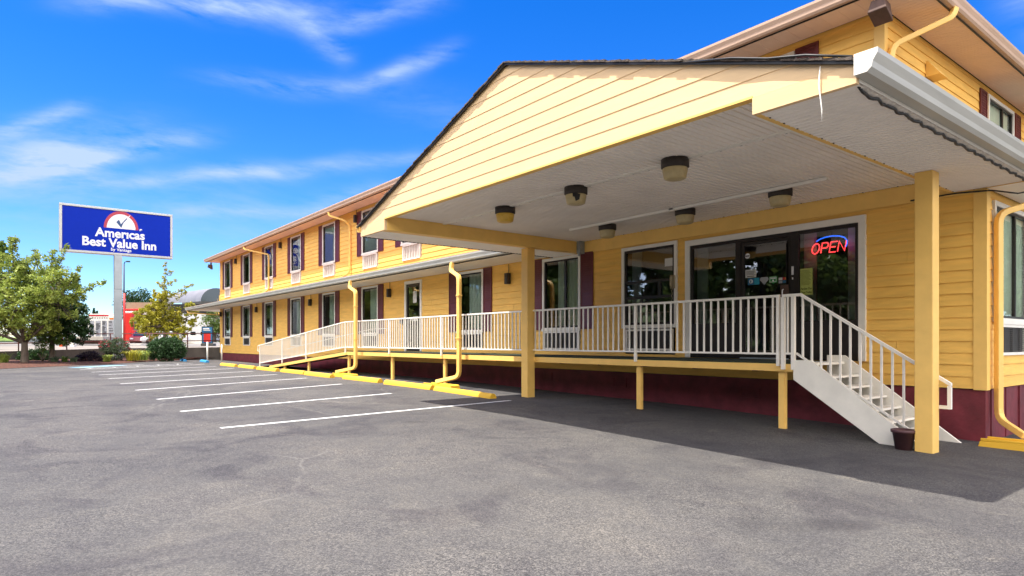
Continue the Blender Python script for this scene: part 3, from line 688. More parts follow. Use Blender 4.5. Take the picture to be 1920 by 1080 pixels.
# lobby behind the glass
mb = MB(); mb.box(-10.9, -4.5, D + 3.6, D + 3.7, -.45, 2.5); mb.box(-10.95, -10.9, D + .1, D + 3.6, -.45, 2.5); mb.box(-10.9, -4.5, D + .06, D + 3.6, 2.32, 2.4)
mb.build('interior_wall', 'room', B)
mb = MB(); mb.box(-8.55, -8.28, D + .14, D + .17, ZB, 2.1); mb.build('blind', 'roomwhite', B)
mb = MB(); mb.box(-7.62, -7.52, D + .14, D + .17, .40, 2.1); mb.build('blind', 'roomwhite', B)
mb = MB(); mb.box(-6.15, -5.92, D + .14, D + .17, .40, 2.1); mb.build('blind', 'roomwhite', B)
mb = MB(); mb.box(-5.34, -5.16, D + .14, D + .17, .40, 2.1); mb.build('blind', 'roomwhite', B)
mb = MB(); mb.box(-8.2, -6.9, D + 2.2, D + 2.8, -.45, .75); mb.box(-8.3, -6.8, D + 2.15, D + 2.85, .75, .80); mb.build('reception_counter', 'wood', B)

# OPEN sign
os_ = empty('neon_open_sign', (-5.65, D + .05, 1.6), 'red neon OPEN sign under a blue arc in the entrance window', 'neon sign')
def neon(pts, m, name='neon_tube', r=.011):
    MB().tube(pts, r, 8).build(name, m, os_)
yn = D + .05; sl_ = .18
def L2(x, z, X, Hh=.185, Wd=.115): return (X + x * Wd + z * sl_ * Hh, yn, 1.642 + z * Hh)
X = -5.965
neon([L2(.5 + .5 * math.cos(a), .5 + .5 * math.sin(a), X, .185, .135) for a in [2 * math.pi * k / 18 for k in range(19)]], 'neonred')
X = -5.79; neon([L2(0, 0, X), L2(0, 1, X), L2(.75, 1, X), L2(1, .86, X), L2(1, .62, X), L2(.75, .48, X), L2(.05, .48, X)], 'neonred')
X = -5.635; neon([L2(1, 0, X), L2(0, 0, X), L2(0, 1, X), L2(1, 1, X)], 'neonred'); neon([L2(0, .5, X), L2(.85, .5, X)], 'neonred')
X = -5.485; neon([L2(0, 0, X), L2(0, 1, X), L2(1, 0, X, .185, .125), L2(1, 1, X, .185, .125)], 'neonred')
neon([(-5.87, yn, 1.868), (-5.80, yn, 1.905), (-5.70, yn, 1.928), (-5.58, yn, 1.935), (-5.45, yn, 1.918), (-5.36, yn, 1.880), (-5.315, yn, 1.82), (-5.315, yn, 1.76), (-5.34, yn, 1.71)], 'neonblue', r=.012)
mb = MB(); mb.box(-5.93, -5.35, yn + .03, yn + .035, 1.655, 1.665); mb.box(-5.93, -5.35, yn + .03, yn + .035, 1.82, 1.828); mb.tube([(-5.62, yn + .03, 1.83), (-5.60, yn + .03, 2.03)], .003, 5); mb.build('backing_frame', 'black', os_)

# side door with dark frame, seventh bay
mb = MB(); mb.box(-21.44, -21.33, D - .05, D + .03, -.33, 2.27); mb.box(-20.29, -20.18, D - .05, D + .03, -.33, 2.27); mb.box(-21.33, -20.29, D - .05, D + .03, 2.16, 2.27); df = mb.build('door_frame', 'white', B)
mb = MB(); framebox(mb, -21.32, -20.30, -.33, 2.155, .11, D - .02, D + .02); mb.box(-21.21, -20.41, D - .018, D + .018, .62, .74); d2 = mb.build('glass_door', 'dark', B, label='dark glazed side door with white notices')
mb = MB(); mb.add([(-21.21, D, -.22), (-20.41, D, -.22), (-20.41, D, 2.05), (-21.21, D, 2.05)], [(0, 1, 2, 3)]); mb.build('pane', 'glass', d2)
card(-20.85, -20.58, 1.45, 1.88, 'paper', 'notice', D - .01, d2); card(-20.82, -20.45, .78, .94, 'paper', 'notice', D - .022, d2); card(-21.05, -20.90, .80, .88, 'paper', 'notice', D - .022, d2)
mb = MB(); mb.box(-21.29, -21.25, D - .07, D - .021, .6, .95); mb.build('handle', 'black', d2)

# eaves, soffits, gutters, roofs
def grooved(mb, u0, u1, v0, v1, z, along, pitch=.102, dz=.007):
    """soffit panel whose V grooves run along axis 'along' ('x' or 'y')"""
    a0, a1 = (u0, u1) if along == 'y' else (v0, v1); n = max(1, int(round((a1 - a0) / pitch))); p = (a1 - a0) / n; pr = []
    for i in range(n):
        s_ = a0 + i * p; pr += [(s_, z + dz), (s_ + .012, z), (s_ + p - .016, z), (s_ + p - .012, z - dz * .6), (s_ + p - .004, z - dz * .6)]
    pr.append((a1, z + dz)); vs = []
    for s_, zz in pr: vs += ([(s_, v0, zz), (s_, v1, zz)] if along == 'y' else [(u0, s_, zz), (u1, s_, zz)])
    mb.add(vs, [(2 * i, 2 * i + 1, 2 * i + 3, 2 * i + 2) for i in range(len(pr) - 1)])
    mb.box(u0, u1, v0, v1, z + .02, z + .03)
def gutter_prof(h=.15, d=.13): return [(0, h), (0, .0), (d * .55, 0), (d * .75, h * .18), (d * .80, h * .45), (d * 1.0, h * .78), (d * 1.02, h), (d * .93, h), (d * .9, h * .8), (d * .68, h * .5), (d * .62, h * .2), (d * .5, .012), (.012, .012), (.012, h)]
YE = 10.45                                   # outer edge of lower soffit
mb = MB(); grooved(mb, -52.4, -13.2, YE, D - .03, 2.345, 'y', .2); mb.build('soffit', 'soffit', B)
mb = MB(); mb.ext([(-52.5, YE - y, 2.36 + z) for y, z in gutter_prof(.19, .14)], (39.4, 0, 0)); mb.build('gutter', 'gutter', B)
mb = MB(); mb.box(-52.45, -13.1, YE - .004, YE + .012, 2.325, 2.345); mb.build('soffit_edge_strip', 'black', B)  # plain black strip along the outer edge of the lower soffit
mb = MB()
def slab(mb, p0, p1, p2, p3, t=.05): mb.hexa([Vector(p) - Vector((0, 0, t)) for p in (p0, p1, p2, p3)], [p0, p1, p2, p3])
slab(mb, (-52.45, YE - .10, 2.575), (-13.0, YE - .10, 2.575), (-13.0, D - .03, 2.72), (-48.3, D - .03, 2.72), .06)
slab(mb, (-52.45, YE - .10, 2.575), (-48.3, D - .03, 2.72), (-48.3, 26, 2.72), (-52.45, 26, 2.575), .06)
mb.build('lower_roof', 'redshingle', B)
mb = MB(); mb.box(-52.4, XL - .02, D - .02, 26, 2.34, 2.36); mb.build('soffit', 'soffit', B)
# right side lower roof
mb = MB(); grooved(mb, XR + .03, -2.66, D - .03, 26, 2.345, 'x', .102); mb.build('soffit', 'soffit', B)
mb = MB(); slab(mb, (-2.62, D, 2.60), (-2.62, 26, 2.60), (XU + .02, 26, 3.15), (XU + .02, D, 3.15), .05); mb.build('lower_roof', 'shingle', B)
# upper eaves
YU = 11.02; XUE = -3.98; XLE = -49.1
mb = MB(); grooved(mb, XLE, XUE, YU, D - .03, 5.67, 'y', .3, .004); grooved(mb, XU + .03, XUE, D - .03, 26, 5.67, 'x', .102); mb.build('soffit', 'bouncesof', B)
mb = MB(); mb.box(XLE, XL - .01, D - .03, 26, 5.67, 5.69); mb.build('soffit', 'bouncesof', B)
mb = MB(); mb.ext([(XLE - .1, YU - y, 5.66 + z) for y, z in gutter_prof(.20, .14)], (XUE - XLE + .22, 0, 0)); mb.build('gutter', 'peach', B)
mb = MB(); mb.ext([(XUE + y, YU - .13, 5.66 + z) for y, z in gutter_prof(.20, .14)], (0, 15, 0)); mb.build('gutter', 'peach', B)
mb = MB(); mb.box(XLE, XUE, YU - .003, YU + .012, 5.635, 5.662); mb.box(XUE - .012, XUE + .003, YU + .013, 26, 5.635, 5.662)  # plain black strips along the outer edges of the upper soffit
mb.build('soffit_edge_strip', 'black', B)
mb = MB(); zr = 5.86
slab(mb, (XLE - .08, YU - .10, zr), (XUE + .08, YU - .10, zr), (-10, 18.8, 7.4), (-43, 18.8, 7.4), .05); slab(mb, (XUE + .08, YU - .10, zr), (XUE + .08, 26.6, zr), (-10, 18.9, 7.4), (-10, 18.8, 7.4), .05)
slab(mb, (XLE - .08, 26.6, zr), (XLE - .08, YU - .1, zr), (-43, 18.8, 7.4), (-43, 18.9, 7.4), .05); slab(mb, (XUE + .08, 26.6, zr), (XLE - .08, 26.6, zr), (-43, 18.9, 7.4), (-10, 18.9, 7.4), .05)
mb.build('roof', 'shingle', B)
# downspouts
def downspout(pts, r=.045, lab=None):
    # round the corners
    P_ = [Vector(p) for p in pts]; out = [P_[0]]
    for i in range(1, len(P_) - 1):
        a, b, c = P_[i - 1], P_[i], P_[i + 1]; q = min(.16, (b - a).length * .45, (c - b).length * .45)
        s0 = b + (a - b).normalized() * q; s1 = b + (c - b).normalized() * q
        for k in range(5):
            t = k / 4; out.append((1 - t) ** 2 * s0 + 2 * t * (1 - t) * b + t * t * s1)
    out.append(P_[-1]); return MB().tube(out, r * .88, 4, smooth=False, square=True).build('downspout', 'trimyel', B, .012, lab)
downspout([(-39.7, YU - .05, 5.66), (-39.6, YU - .02, 5.50), (-37.3, D - .10, 5.0), (-36.85 - .4, D - .09, 4.8), (-37.25, D - .09, 3.0), (-37.6, D - .35, 2.80)], .045)
downspout([(-26.9, YU - .05, 5.66), (-26.85, YU - .02, 5.5), (-26.3 + .1, D - .3, 5.25), (-25.9 - .35, D - .09, 5.05), (-26.25, D - .09, 3.0), (-26.6, D - .35, 2.80)], .045)
for xt, xb, xk in ((-23.3, -22.0, -23.0), (-16.1, -15.15, -15.85)):
    for zz in (1.3, .1): MB().box(xb - .075, xb + .075, 9.93, 10.065, zz, zz + .035).build('downspout_strap', 'trimyel', B, .004)
    downspout([(xt, YE - .07, 2.36), (xt + .02, YE - .12, 2.12), (xb, 10.0, 1.86), (xb, 10.0, g(xb) + .33), (xk, 9.68, g(xk) + .15)], .062)
downspout([(-2.55, 12.85, 2.34), (-2.60, 12.7, 2.24), (-3.13, 11.97, 1.98), (-3.13, 11.97, -1.18), (-2.72, 11.62, g(-2.7) + .17)], .052)
downspout([(XUE + .08, 12.6, 5.66), (XUE + .05, 12.55, 5.5), (XU + .09, D + .09, 5.05), (XU + .09, D + .09, 2.8)], .052)
downspout([(-52.3, YE - .02, 2.36), (-52.2, YE + .02, 2.18), (-48.35, D - .06, 1.93)], .045)

# small fixtures fixed on the walls
LM = []
def wall_lamp(x, z, label, first=[None]):
    if first[0] is None:
        e = empty('wall_lamp', (0, 0, 0))
        MB().box(-.075, .075, -.14, -.01, -.17, .15).build('housing', 'lampdark', e, .008)
        mb = MB(); mb.box(-.045, .045, -.152, -.141, -.15, .03); mb.build('lens', 'grille', e)
        MB().tube([(0, -.03, .15), (0, -.03, .42)], .010, 6).build('conduit', 'lampdark', e)
        first[0] = e; c = e
    else: c = dup(first[0])
    c.location = (x, D - .02, z); tag(c, label, 'wall lamp', 'dark wall lamps between the windows')
for x, z, l in [(-44.0, 5.29, 'upper floor wall lamp nearest the far corner, between the first two windows'), (-35.3, 5.30, 'upper floor wall lamp between the third and fourth windows from the far corner'),
                (-26.3 + .65, 5.28, 'upper floor wall lamp beside the second upper downspout'), (-39.6, 1.96, 'lower floor wall lamp between the second and third windows from the far corner'),
                (-30.9, 1.96, 'lower floor wall lamp above the sloping ramp railing'), (-22.6, 1.93, 'lower floor wall lamp left of the dark side door'),
                (-47.75, 1.96, 'lower floor wall lamp at the far corner board'), (-15.05, 1.90, 'lower floor wall lamp just left of the canopy column')]: wall_lamp(x, z, l)
def floodlight(loc, rz, label, sc=1):
    e = empty('flood_light', loc, label, 'flood light', 'brown flood lights under the upper eaves')
    e2 = MB().hexa([(loc[0] - .17 * sc, loc[1] - .20 * sc, loc[2] - .02), (loc[0] + .17 * sc, loc[1] - .20 * sc, loc[2] - .02), (loc[0] + .17 * sc, loc[1] + .12 * sc, loc[2] - .20 * sc), (loc[0] - .17 * sc, loc[1] + .12 * sc, loc[2] - .20 * sc)],
                   [(loc[0] - .12 * sc, loc[1] - .16 * sc, loc[2] + .20 * sc), (loc[0] + .12 * sc, loc[1] - .16 * sc, loc[2] + .20 * sc), (loc[0] + .12 * sc, loc[1] + .12 * sc, loc[2] + .14 * sc), (loc[0] - .12 * sc, loc[1] + .12 * sc, loc[2] + .14 * sc)]).build('housing', 'wood', e, .01)
    MB().box(loc[0] - .05 * sc, loc[0] + .05 * sc, loc[1] - .02, loc[1] + .08 * sc, loc[2] + .14 * sc, loc[2] + .34 * sc).build('bracket', 'wood', e)
floodlight((-4.50, 11.18, 5.38), 0, 'brown flood light at the near upper corner above the canopy', .85)
floodlight((-48.8, 11.25, 5.32), 0, 'small flood light under the far upper corner', .9)
mb = MB(); mb.hexa([(XU + .02, 13.55, 4.98), (XU + .26, 13.55, 4.98), (XU + .26, 13.95, 4.98), (XU + .02, 13.95, 4.98)], [(XU + .02, 13.55, 5.28), (XU + .05, 13.55, 5.28), (XU + .05, 13.95, 5.28), (XU + .02, 13.95, 5.28)])
mb.build('vent_hood', 'trimyel', B)
# wall telephone
ph = empty('wall_telephone', (-9.05, D - .06, 1.37), 'beige telephone hanging beside the office window', 'telephone')
MB().box(-9.12, -8.99, D - .085, D - .055, 1.20, 1.50).build('base', 'phone', ph, .012)
MB().tube([(-9.055, D - .10, 1.23), (-9.055, D - .135, 1.27), (-9.055, D - .135, 1.44), (-9.055, D - .10, 1.48)], [.03, .022, .022, .03], 8).build('handset', 'phone', ph)
MB().tube([(-9.055 + .015 * math.sin(k * 1.2), D - .09, 1.22 - k * .02) for k in range(22)], .006, 5).build('cord', 'phone', ph)
# wall utility bits
MB().lathe((0, 0, 0), [(0, 0), (.06, 0), (.06, .05), (0, .05)], 12)
mb = MB(); mb.tube([(-14.35, D - .02, .05), (-14.35, D - .06, .05)], .06, 12); mb.build('wall_socket', 'black', B)
mb = MB(); mb.tube([(-21.6, D - .03, .78), (-21.6, D - .10, .78)], .09, 10); mb.build('key_box', 'black', B)
mb = MB(); mb.tube([(-11.2 + k * .85, D - .05, 2.28 + .02 * math.sin(k * 2.1) + (.06 if k > 8 else 0)) for k in range(18)], .006, 5); mb.build('cable', 'trimyel', B)

# ------------------------------------------------------------------ entrance canopy
CX = -7.85; YG = 6.10; CL, CR = -13.12, -2.66
ZSOF = 2.335; ZC = 2.60; ZE = 2.545; ZA = 4.315
C_ = empty('entrance_canopy', (CX, 8.5, -1.35), 'gabled drive up canopy with yellow siding coloured as sunlit over the motel entrance', 'canopy')
# gable siding: lapped courses clipped to the triangle
def rake(z): return (z - ZE) / (ZA - ZE)
mb = MB(); z = 2.545; c = .2
HWR = (CR - CL) / 2; MX = (CR + CL) / 2
while z < ZA - .06:
    zt = min(z + c, ZA - .03)
    hb = HWR * min(1, 1 - rake(z)) if z > ZE else HWR; ht = HWR * (1 - rake(zt))
    t = .010
    P4 = lambda u, zz, o: (u, YG - o, zz)
    mb.add([P4(MX - hb, z, -.03), P4(MX + hb, z, -.03), P4(MX + hb, z, t), P4(MX - hb, z, t), P4(MX - ht, zt, -.03), P4(MX + ht, zt, -.03), P4(MX + ht, zt, .002), P4(MX - ht, zt, .002)],
           [(0, 1, 2, 3), (4, 5, 6, 7), (3, 2, 6, 7), (0, 3, 7, 4), (1, 2, 6, 5), (0, 1, 5, 4)])
    z = zt
mb.build('sunlit_gable_siding', 'gable', C_)
# returns (boxed ends of the eaves) in the gable plane
BL_, BR_ = -11.99, -3.70
mb = MB(); mb.box(CL, BL_, YG - .018, YG + .04, ZSOF - .02, 2.54); mb.build('eave_return', 'gable', C_)
mb = MB(); mb.box(BR_, CR, YG - .018, YG + .04, ZSOF + .03, 2.54); mb.build('eave_return', 'gable', C_)
mb = MB(); mb.box(BL_, BR_, YG - .02, YG + .04, 2.535, 2.56); mb.box(BL_, BR_, YG + .041, YG + .12, 2.55, 2.60); mb.build('fascia', 'trimyel', C_)
# beams
mb = MB(); mb.box(BL_ - .22, BL_, YG + .041, D - .05, ZSOF - .018, ZC + .03); mb.build('beam', 'trimyel', C_, .004, 'left beam carrying the canopy ceiling')
mb = MB(); mb.box(BR_, BR_ + .06, YG + .041, D - .05, ZSOF + .028, ZC + .03); mb.build('beam', 'trimyel', C_, .004, 'right beam carrying the canopy ceiling')
# ceilings
mb = MB(); grooved(mb, BL_ + .001, BR_ - .001, YG + .121, 7.50, ZC, 'y', .105, .013); grooved(mb, BL_ + .001, BR_ - .001, 7.56, D - .06, ZC, 'y', .105, .013); mb.build('ceiling', 'soffit', C_)
mb = MB(); mb.box(BL_, BR_, 7.49, 7.57, ZC - .018, ZC + .004); mb.build('ceiling_seam', 'white', C_)
mb = MB()
for k in range(26): x = -11.6 + k * .31; mb.box(x, x + .025, 7.572, 7.585, ZC - .017, ZC + .002)
for k in range(16): x = -11.6 + k * .55; mb.box(x, x + .02, D - .09, D - .075, ZC - .009, ZC + .002)
for k in range(20): y = YG + .2 + k * .28; mb.box(BR_ + .062, BR_ + .075, y, y + .02, ZSOF + .024, ZSOF + .04)
mb.build('nail_heads', 'black', C_)
mb = MB(); mb.box(-10.7, -4.85, 10.07, 10.125, ZC - .060, ZC - .010); mb.box(-7.9, -7.8, 10.07, 10.13, ZC - .040, ZC - .006); mb.build('conduit', 'white', C_)
mb = MB(); grooved(mb, CL + .02, BL_ - .221, YG + .04, D - .02, ZSOF - .015, 'x', .102, .013); mb.build('soffit', 'soffit', C_)
mb = MB(); grooved(mb, BR_ + .061, CR - .0, YG + .04, D - .035, ZSOF + .032, 'x', .102, .013); mb.build('soffit', 'soffit', C_)
mb = MB(); mb.box(CL, CL + .02, YG + .03, D - .02, ZSOF - .03, 2.58); mb.build('side_fascia', 'black', C_)
mb = MB(); mb.box(CR - .02, CR, YG + .03, D, ZSOF + .06, 2.58); mb.build('side_fascia', 'cream', C_)
# roof with layered shingle edge
mb = MB(); s_ = (ZA - ZE) / HWR; oh = .10
def rz(x): return ZA - s_ * abs(x - MX)
for side in (-1, 1):
    n = 40
    for i in range(n):
        xa = MX + side * (HWR + oh) * i / n; xb = MX + side * (HWR + oh) * (i + 1.12) / n
        j = rnd.uniform(-.003, .003); yf = YG - .075 + rnd.uniform(-.008, .012)
        za, zb = rz(xa) + .030, rz(xb) + .046
        mb.hexa([(xa, yf, za - .018), (xb, yf, zb - .03), (xb, D, zb - .03), (xa, D, za - .018)], [(xa, yf, za + j), (xb, yf, zb + j), (xb, D, zb + j), (xa, D, za + j)])
mb.build('roof', 'shingle', C_)
mb = MB()
for side in (-1, 1):
    xa, xb = MX, MX + side * (HWR + .06)
    mb.hexa([(xa, YG - .055, rz(xa) - .016), (xb, YG - .055, rz(xb) - .016), (xb, YG - .024, rz(xb) - .016), (xa, YG - .024, rz(xa) - .016)],
            [(xa, YG - .055, rz(xa) + .014), (xb, YG - .055, rz(xb) + .014), (xb, YG - .024, rz(xb) + .014), (xa, YG - .024, rz(xa) + .014)])
mb.build('rake_trim', 'black', C_)
# gutters
mb = MB(); mb.ext([(CR + .005 + y, YG - .07, ZSOF + .08 + z) for y, z in gutter_prof(.19, .20)], (0, 7.5, 0)); gt = mb.build('gutter', 'gutter', C_)
mb = MB(); mb.ext([(CR + .005 + y, YG - .08, ZSOF + .08 + z) for y, z in gutter_prof(.19, .20)[:7]], (0, .009, 0)); mb.build('end_cap', 'white', gt)
mb = MB(); mb.ext([(CL - .005 - y, YG - .05, ZSOF + .08 + z) for y, z in gutter_prof(.17, .14)], (0, 5, 0)); gt2 = mb.build('gutter', 'trimyel', C_)
pts = []; k = 0; y = YG + .12
while y < 12.8:
    pts.append((CR - .05 + .014 * math.sin(k * 1.3), y, ZSOF + .016 + .008 * math.cos(k * 2.1))); y += .07; k += 1
pts[0] = (CR - .03, YG + .02, ZSOF + .07)
MB().tube(pts, .016, 6).build('heat_cable', 'black', C_)
MB().tube([(CR - .32, YG - .04, 2.62), (CR - .33, YG - .045, 2.45), (CR - .30, YG - .05, 2.2), (CR - .30, YG - .05, 2.08)], [.004, .008, .006, .002], 6).build('hanging_cord', 'white', C_)
MB().tube([(CR - .02, YG - .05, 2.605), (-3.1, YG - .085, 2.755), (-3.5, YG - .07, 2.865), (-3.9, YG - .085, 3.005), (-4.6, YG - .05, 3.20)], .012, 6).build('roof_cable', 'black', C_)
# sagging cables at the wall corner
MB().tube([(-4.25, D - .06, 2.33), (-3.6, D - .06, 2.335), (-3.15, D - .04, 2.30), (-2.9, 12.0, 2.25), (-2.75, 12.2, 2.30), (-2.6, 12.5, 2.34)], .012, 6).build('cable', 'black', C_)
# columns
def column(x0, x1, y0, y1, zt, lab):
    zb = g((x0 + x1) / 2); mb = MB(); mb.box(x0, x1, y0, y1, zb - .1, zt); mb.build('column', 'trimyel', C_, .012, lab)
column(-12.36, -12.12, 10.0, 10.24, ZSOF - .02, 'left square canopy column')
column(-3.575, -3.345, 9.955, 10.19, ZSOF + .03, 'right square canopy column, nearest the camera')
mb = MB(); mb.box(-11.97, -11.85, D - .22, D - .06, 2.28, 2.60); mb.tube([(-11.91, D - .2, 2.30), (-11.91, D - .2, 2.22)], .03, 8); mb.build('junction_box', 'steel', C_)

# ceiling lights
def ceiling_light(x, y, label, glassm='amber', first=[None]):
    if first[0] is None:
        e = empty('ceiling_light', (0, 0, 0))
        MB().lathe((0, 0, 0), [(0, 0), (.195, 0), (.195, -.115), (.17, -.13), (0, -.13)], 28).build('housing', 'lampdark', e)
        MB().lathe((0, 0, 0), [(.175, -.131), (.178, -.15), (.155, -.27), (.12, -.285), (0, -.285)], 28).build('lens', 'amber', e)
        first[0] = e; c = e
    else: c = dup(first[0])
    c.location = (x, y, ZC - .004); tag(c, label, 'ceiling light', 'round drum lights under the canopy ceiling')
    if glassm != 'amber':
        for ch in c.children:
            if ch.name.startswith('lens'):
                ch.data = ch.data.copy(); ch.data.materials.clear(); ch.data.materials.append(M[glassm]); ch['label'] = 'yellow lens'
    return c
ceiling_light(-5.735, 7.45, 'nearest drum light on the canopy ceiling, front row right')
cl2 = ceiling_light(-7.8, 7.49, 'front row middle drum light, its lens broken open')
ceiling_light(-9.8, 7.53, 'front row left drum light with a yellow lens', 'yelamber')
ceiling_light(-9.85, 10.42, 'back row left drum light near the left beam')
ceiling_light(-7.75, 10.38, 'back row middle drum light beside the white conduit')
ceiling_light(-5.757, 10.32, 'back row right drum light above the entrance')
mb = MB(); mb.add([(-7.8 + .181 * math.cos(a), 7.49 + .181 * math.sin(a), ZC - zz) for a, zz in ((R(-62), .135), (R(-40), .135), (R(-20), .15), (R(-25), .24), (R(-45), .27), (R(-50), .2), (R(-60), .19))], [tuple(range(7))])
mb.build('lens_hole', 'black', cl2)

# ------------------------------------------------------------------ raised walkway, ramp, steps
YR = 10.31
DK = empty('raised_walkway', (-14, 11, -1.35), 'raised green carpeted walkway with yellow edge beam along the motel front', 'walkway')
ZD = -.335; DX0, DX1 = -23.4, -5.47
mb = MB(); mb.box(DX0, DX1, YR - .06, D - .005, ZD - .03, ZD); mb.build('deck_floor', 'carpet', DK)
for a, b in ((DX0, -12.0), (-12.0, DX1)):
    mb = MB(); mb.box(a, b - .004, YR - .085, YR - .045, ZD - .155, ZD - .028); mb.build('edge_beam', 'trimyel', DK, .003)
mb = MB()
for k in range(14): x = -22.5 + k * 1.25; mb.box(x, x + .09, YR - .04, D, ZD - .17, ZD - .032)
mb.build('joists', 'burg', DK)
PX_ = [-5.72, -8.85, -16.4, -19.75, -23.3]
def dpost(x, zt, w=.065, y=YR + .02):
    zb = g(x); mb = MB(); mb.box(x - w / 2 - .01, x + w / 2 + .01, y - w / 2, y + w / 2, zb - .05, zt); mb.box(x + w / 2 + .0105, x + w / 2 + .025, y - w / 2 + .01, y + w / 2 - .01, zb - .04, zt - .01)
    mb.build('support_post', 'trimyel', DK, .004)
for x in PX_: dpost(x, ZD - .157, .085)
# ramp
def rampz(x): return ZD + (x - DX0) * .0879
mb = MB(); xe = -34.0
mb.hexa([(xe, YR - .06, rampz(xe) - .03), (DX0 - .003, YR - .06, ZD - .03), (DX0 - .003, D - .2, ZD - .03), (xe, D - .2, rampz(xe) - .03)], [(xe, YR - .06, rampz(xe)), (DX0 - .003, YR - .06, ZD), (DX0 - .003, D - .2, ZD), (xe, D - .2, rampz(xe))])
mb.build('ramp_floor', 'carpet', DK)
mb = MB(); xf = -32.6
mb.hexa([(xf, YR - .085, rampz(xf) - .15), (DX0 - .003, YR - .085, ZD - .155), (DX0 - .003, YR - .045, ZD - .155), (xf, YR - .045, rampz(xf) - .15)], [(xf, YR - .085, rampz(xf) - .028), (DX0 - .003, YR - .085, ZD - .028), (DX0 - .003, YR - .045, ZD - .028), (xf, YR - .045, rampz(xf) - .028)])
mb.build('edge_beam', 'trimyel', DK)
for x in (-27.5, -30.6): dpost(x, rampz(x) - .16, .085)

# railings
def railing(name, label, xa, xb, ztf, zbf, posts, group='white metal railings', sp=.152, ends=None, y=YR - .11, postdrop=.19, maxb=100):
    e = empty(name, ((xa + xb) / 2, y, zbf((xa + xb) / 2)), label, 'railing', group)
    def bar(x0, x1, zf, h, name_, w=.022):
        mb = MB(); mb.hexa([(x0, y - w, zf(x0) - h), (x1, y - w, zf(x1) - h), (x1, y + w, zf(x1) - h), (x0, y + w, zf(x0) - h)], [(x0, y - w, zf(x0)), (x1, y - w, zf(x1)), (x1, y + w, zf(x1)), (x0, y + w, zf(x0))])
        mb.build(name_, 'rail', e, .003)
    bar(xa, xb, ztf, .042, 'top_rail', .024); bar(xa, xb, zbf, .034, 'bottom_rail', .02)
    for i, x in enumerate(posts):
        w = .026; MB().box(x - w, x + w, y - w, y + w, zbf(x) - .034 - postdrop, ztf(x) - .043).build('post', 'rail', e, .003)
    xs_ = []; x = xb - sp * .8
    while x > xa + .05:
        if min([abs(x - p) for p in posts] + [9]) > .05: xs_.append(x)
        x -= sp
    base = None; rest = MB()
    for i, x in enumerate(xs_):
        if i < maxb:
            h0 = zbf(x); L = ztf(x) - .043 - zbf(x)
            if base is None:
                mb = MB(); mb.box(x - .013, x + .013, y - .013, y + .013, h0, h0 + L); base = mb.build('baluster', 'rail', e); bx, bz = x, h0
            else:
                c = base.copy(); COL.objects.link(c); c.parent = e; c.location = (x - bx, 0, h0 - bz)
        else: rest.box(x - .013, x + .013, y - .013, y + .013, zbf(x), ztf(x) - .043)
    if rest.v: o = rest.build('balusters', 'rail', e); o['kind'] = 'stuff'
    return e
lv = railing('walkway_railing', 'long level white metal railing along the raised walkway edge', -23.42, -5.70, lambda x: .80, lambda x: -.175, [-5.725, -8.85, -16.4, -19.75, -23.35])
rt = lambda x: .80 + (x + 23.42) * .088; rb = lambda x: -.175 + (x + 23.42) * .0837
rp = railing('ramp_railing', 'sloping white metal railing running down beside the ramp', -34.05, -23.45, rt, rb, [-27.5, -30.6, -34.02], sp=.16)
mb = MB(); y_ = YR - .11
mb.tube([(-34.05, y_, rt(-34.05) - .02), (-34.35, y_, rt(-34.05) - .05), (-34.35, y_, rt(-34.05) - .33), (-34.05, y_, rt(-34.05) - .33)], .02, 6); mb.build('end_loop', 'rail', rp)
MB().tube([(-33.5, D - .35, -.35), (-23.6, D - .35, .52), (-22.2, D - .35, .53)], .02, 6).build('wall_handrail', 'rail', rp)
# steps
ST = empty('entrance_steps', (-4.6, 10.9, g(-4.3)), 'cream metal steps leading down from the entrance walkway', 'steps')
zt0 = ZD; sx0, sx1 = -5.45, -3.78
zg = g(-3.8)
def stringer(y0, y1, xs0, xend, lab, up=0):
    sl = (zg - zt0 + .06) / (xend - xs0 - .35)
    top = [(xs0, zt0 + .04), (xs0 + .28, zt0 + .04), (xend, zg)]
    # polygon: top edge then down to ground then underside
    poly = [(xs0, y0, zt0 + .04 + up), (xs0 + .30, y0, zt0 + .04 + up), (xend + up, y0, zg - .01), (xend - .60, y0, zg - .01), (xs0, y0, zt0 - .28)]
    MB().ext(poly, (0, y1 - y0, 0)).build('stringer', 'cream', ST, .004, lab)
stringer(YR - .135, YR - .085, -5.45, -3.50, 'front stringer'); stringer(D - .42, D - .37, -5.45, -3.50, 'rear stringer', .07)
ntr = 6
for k in range(ntr):
    z = zt0 - .05 - (k + 1) * (zt0 - zg - .06) / (ntr + 1); x = -5.15 + (zt0 + .04 - z - .15) / ((zt0 + .05 - zg) / 1.65) - .12
    mb = MB(); mb.box(x, x + .24, YR - .084, D - .421, z - .035, z); mb.build('tread', 'cream', ST, .003)
mb = MB(); mb.box(-5.47, -5.15, YR - .084, D - .421, zt0 - .04, zt0 + .0); mb.build('landing_plate', 'cream', ST)
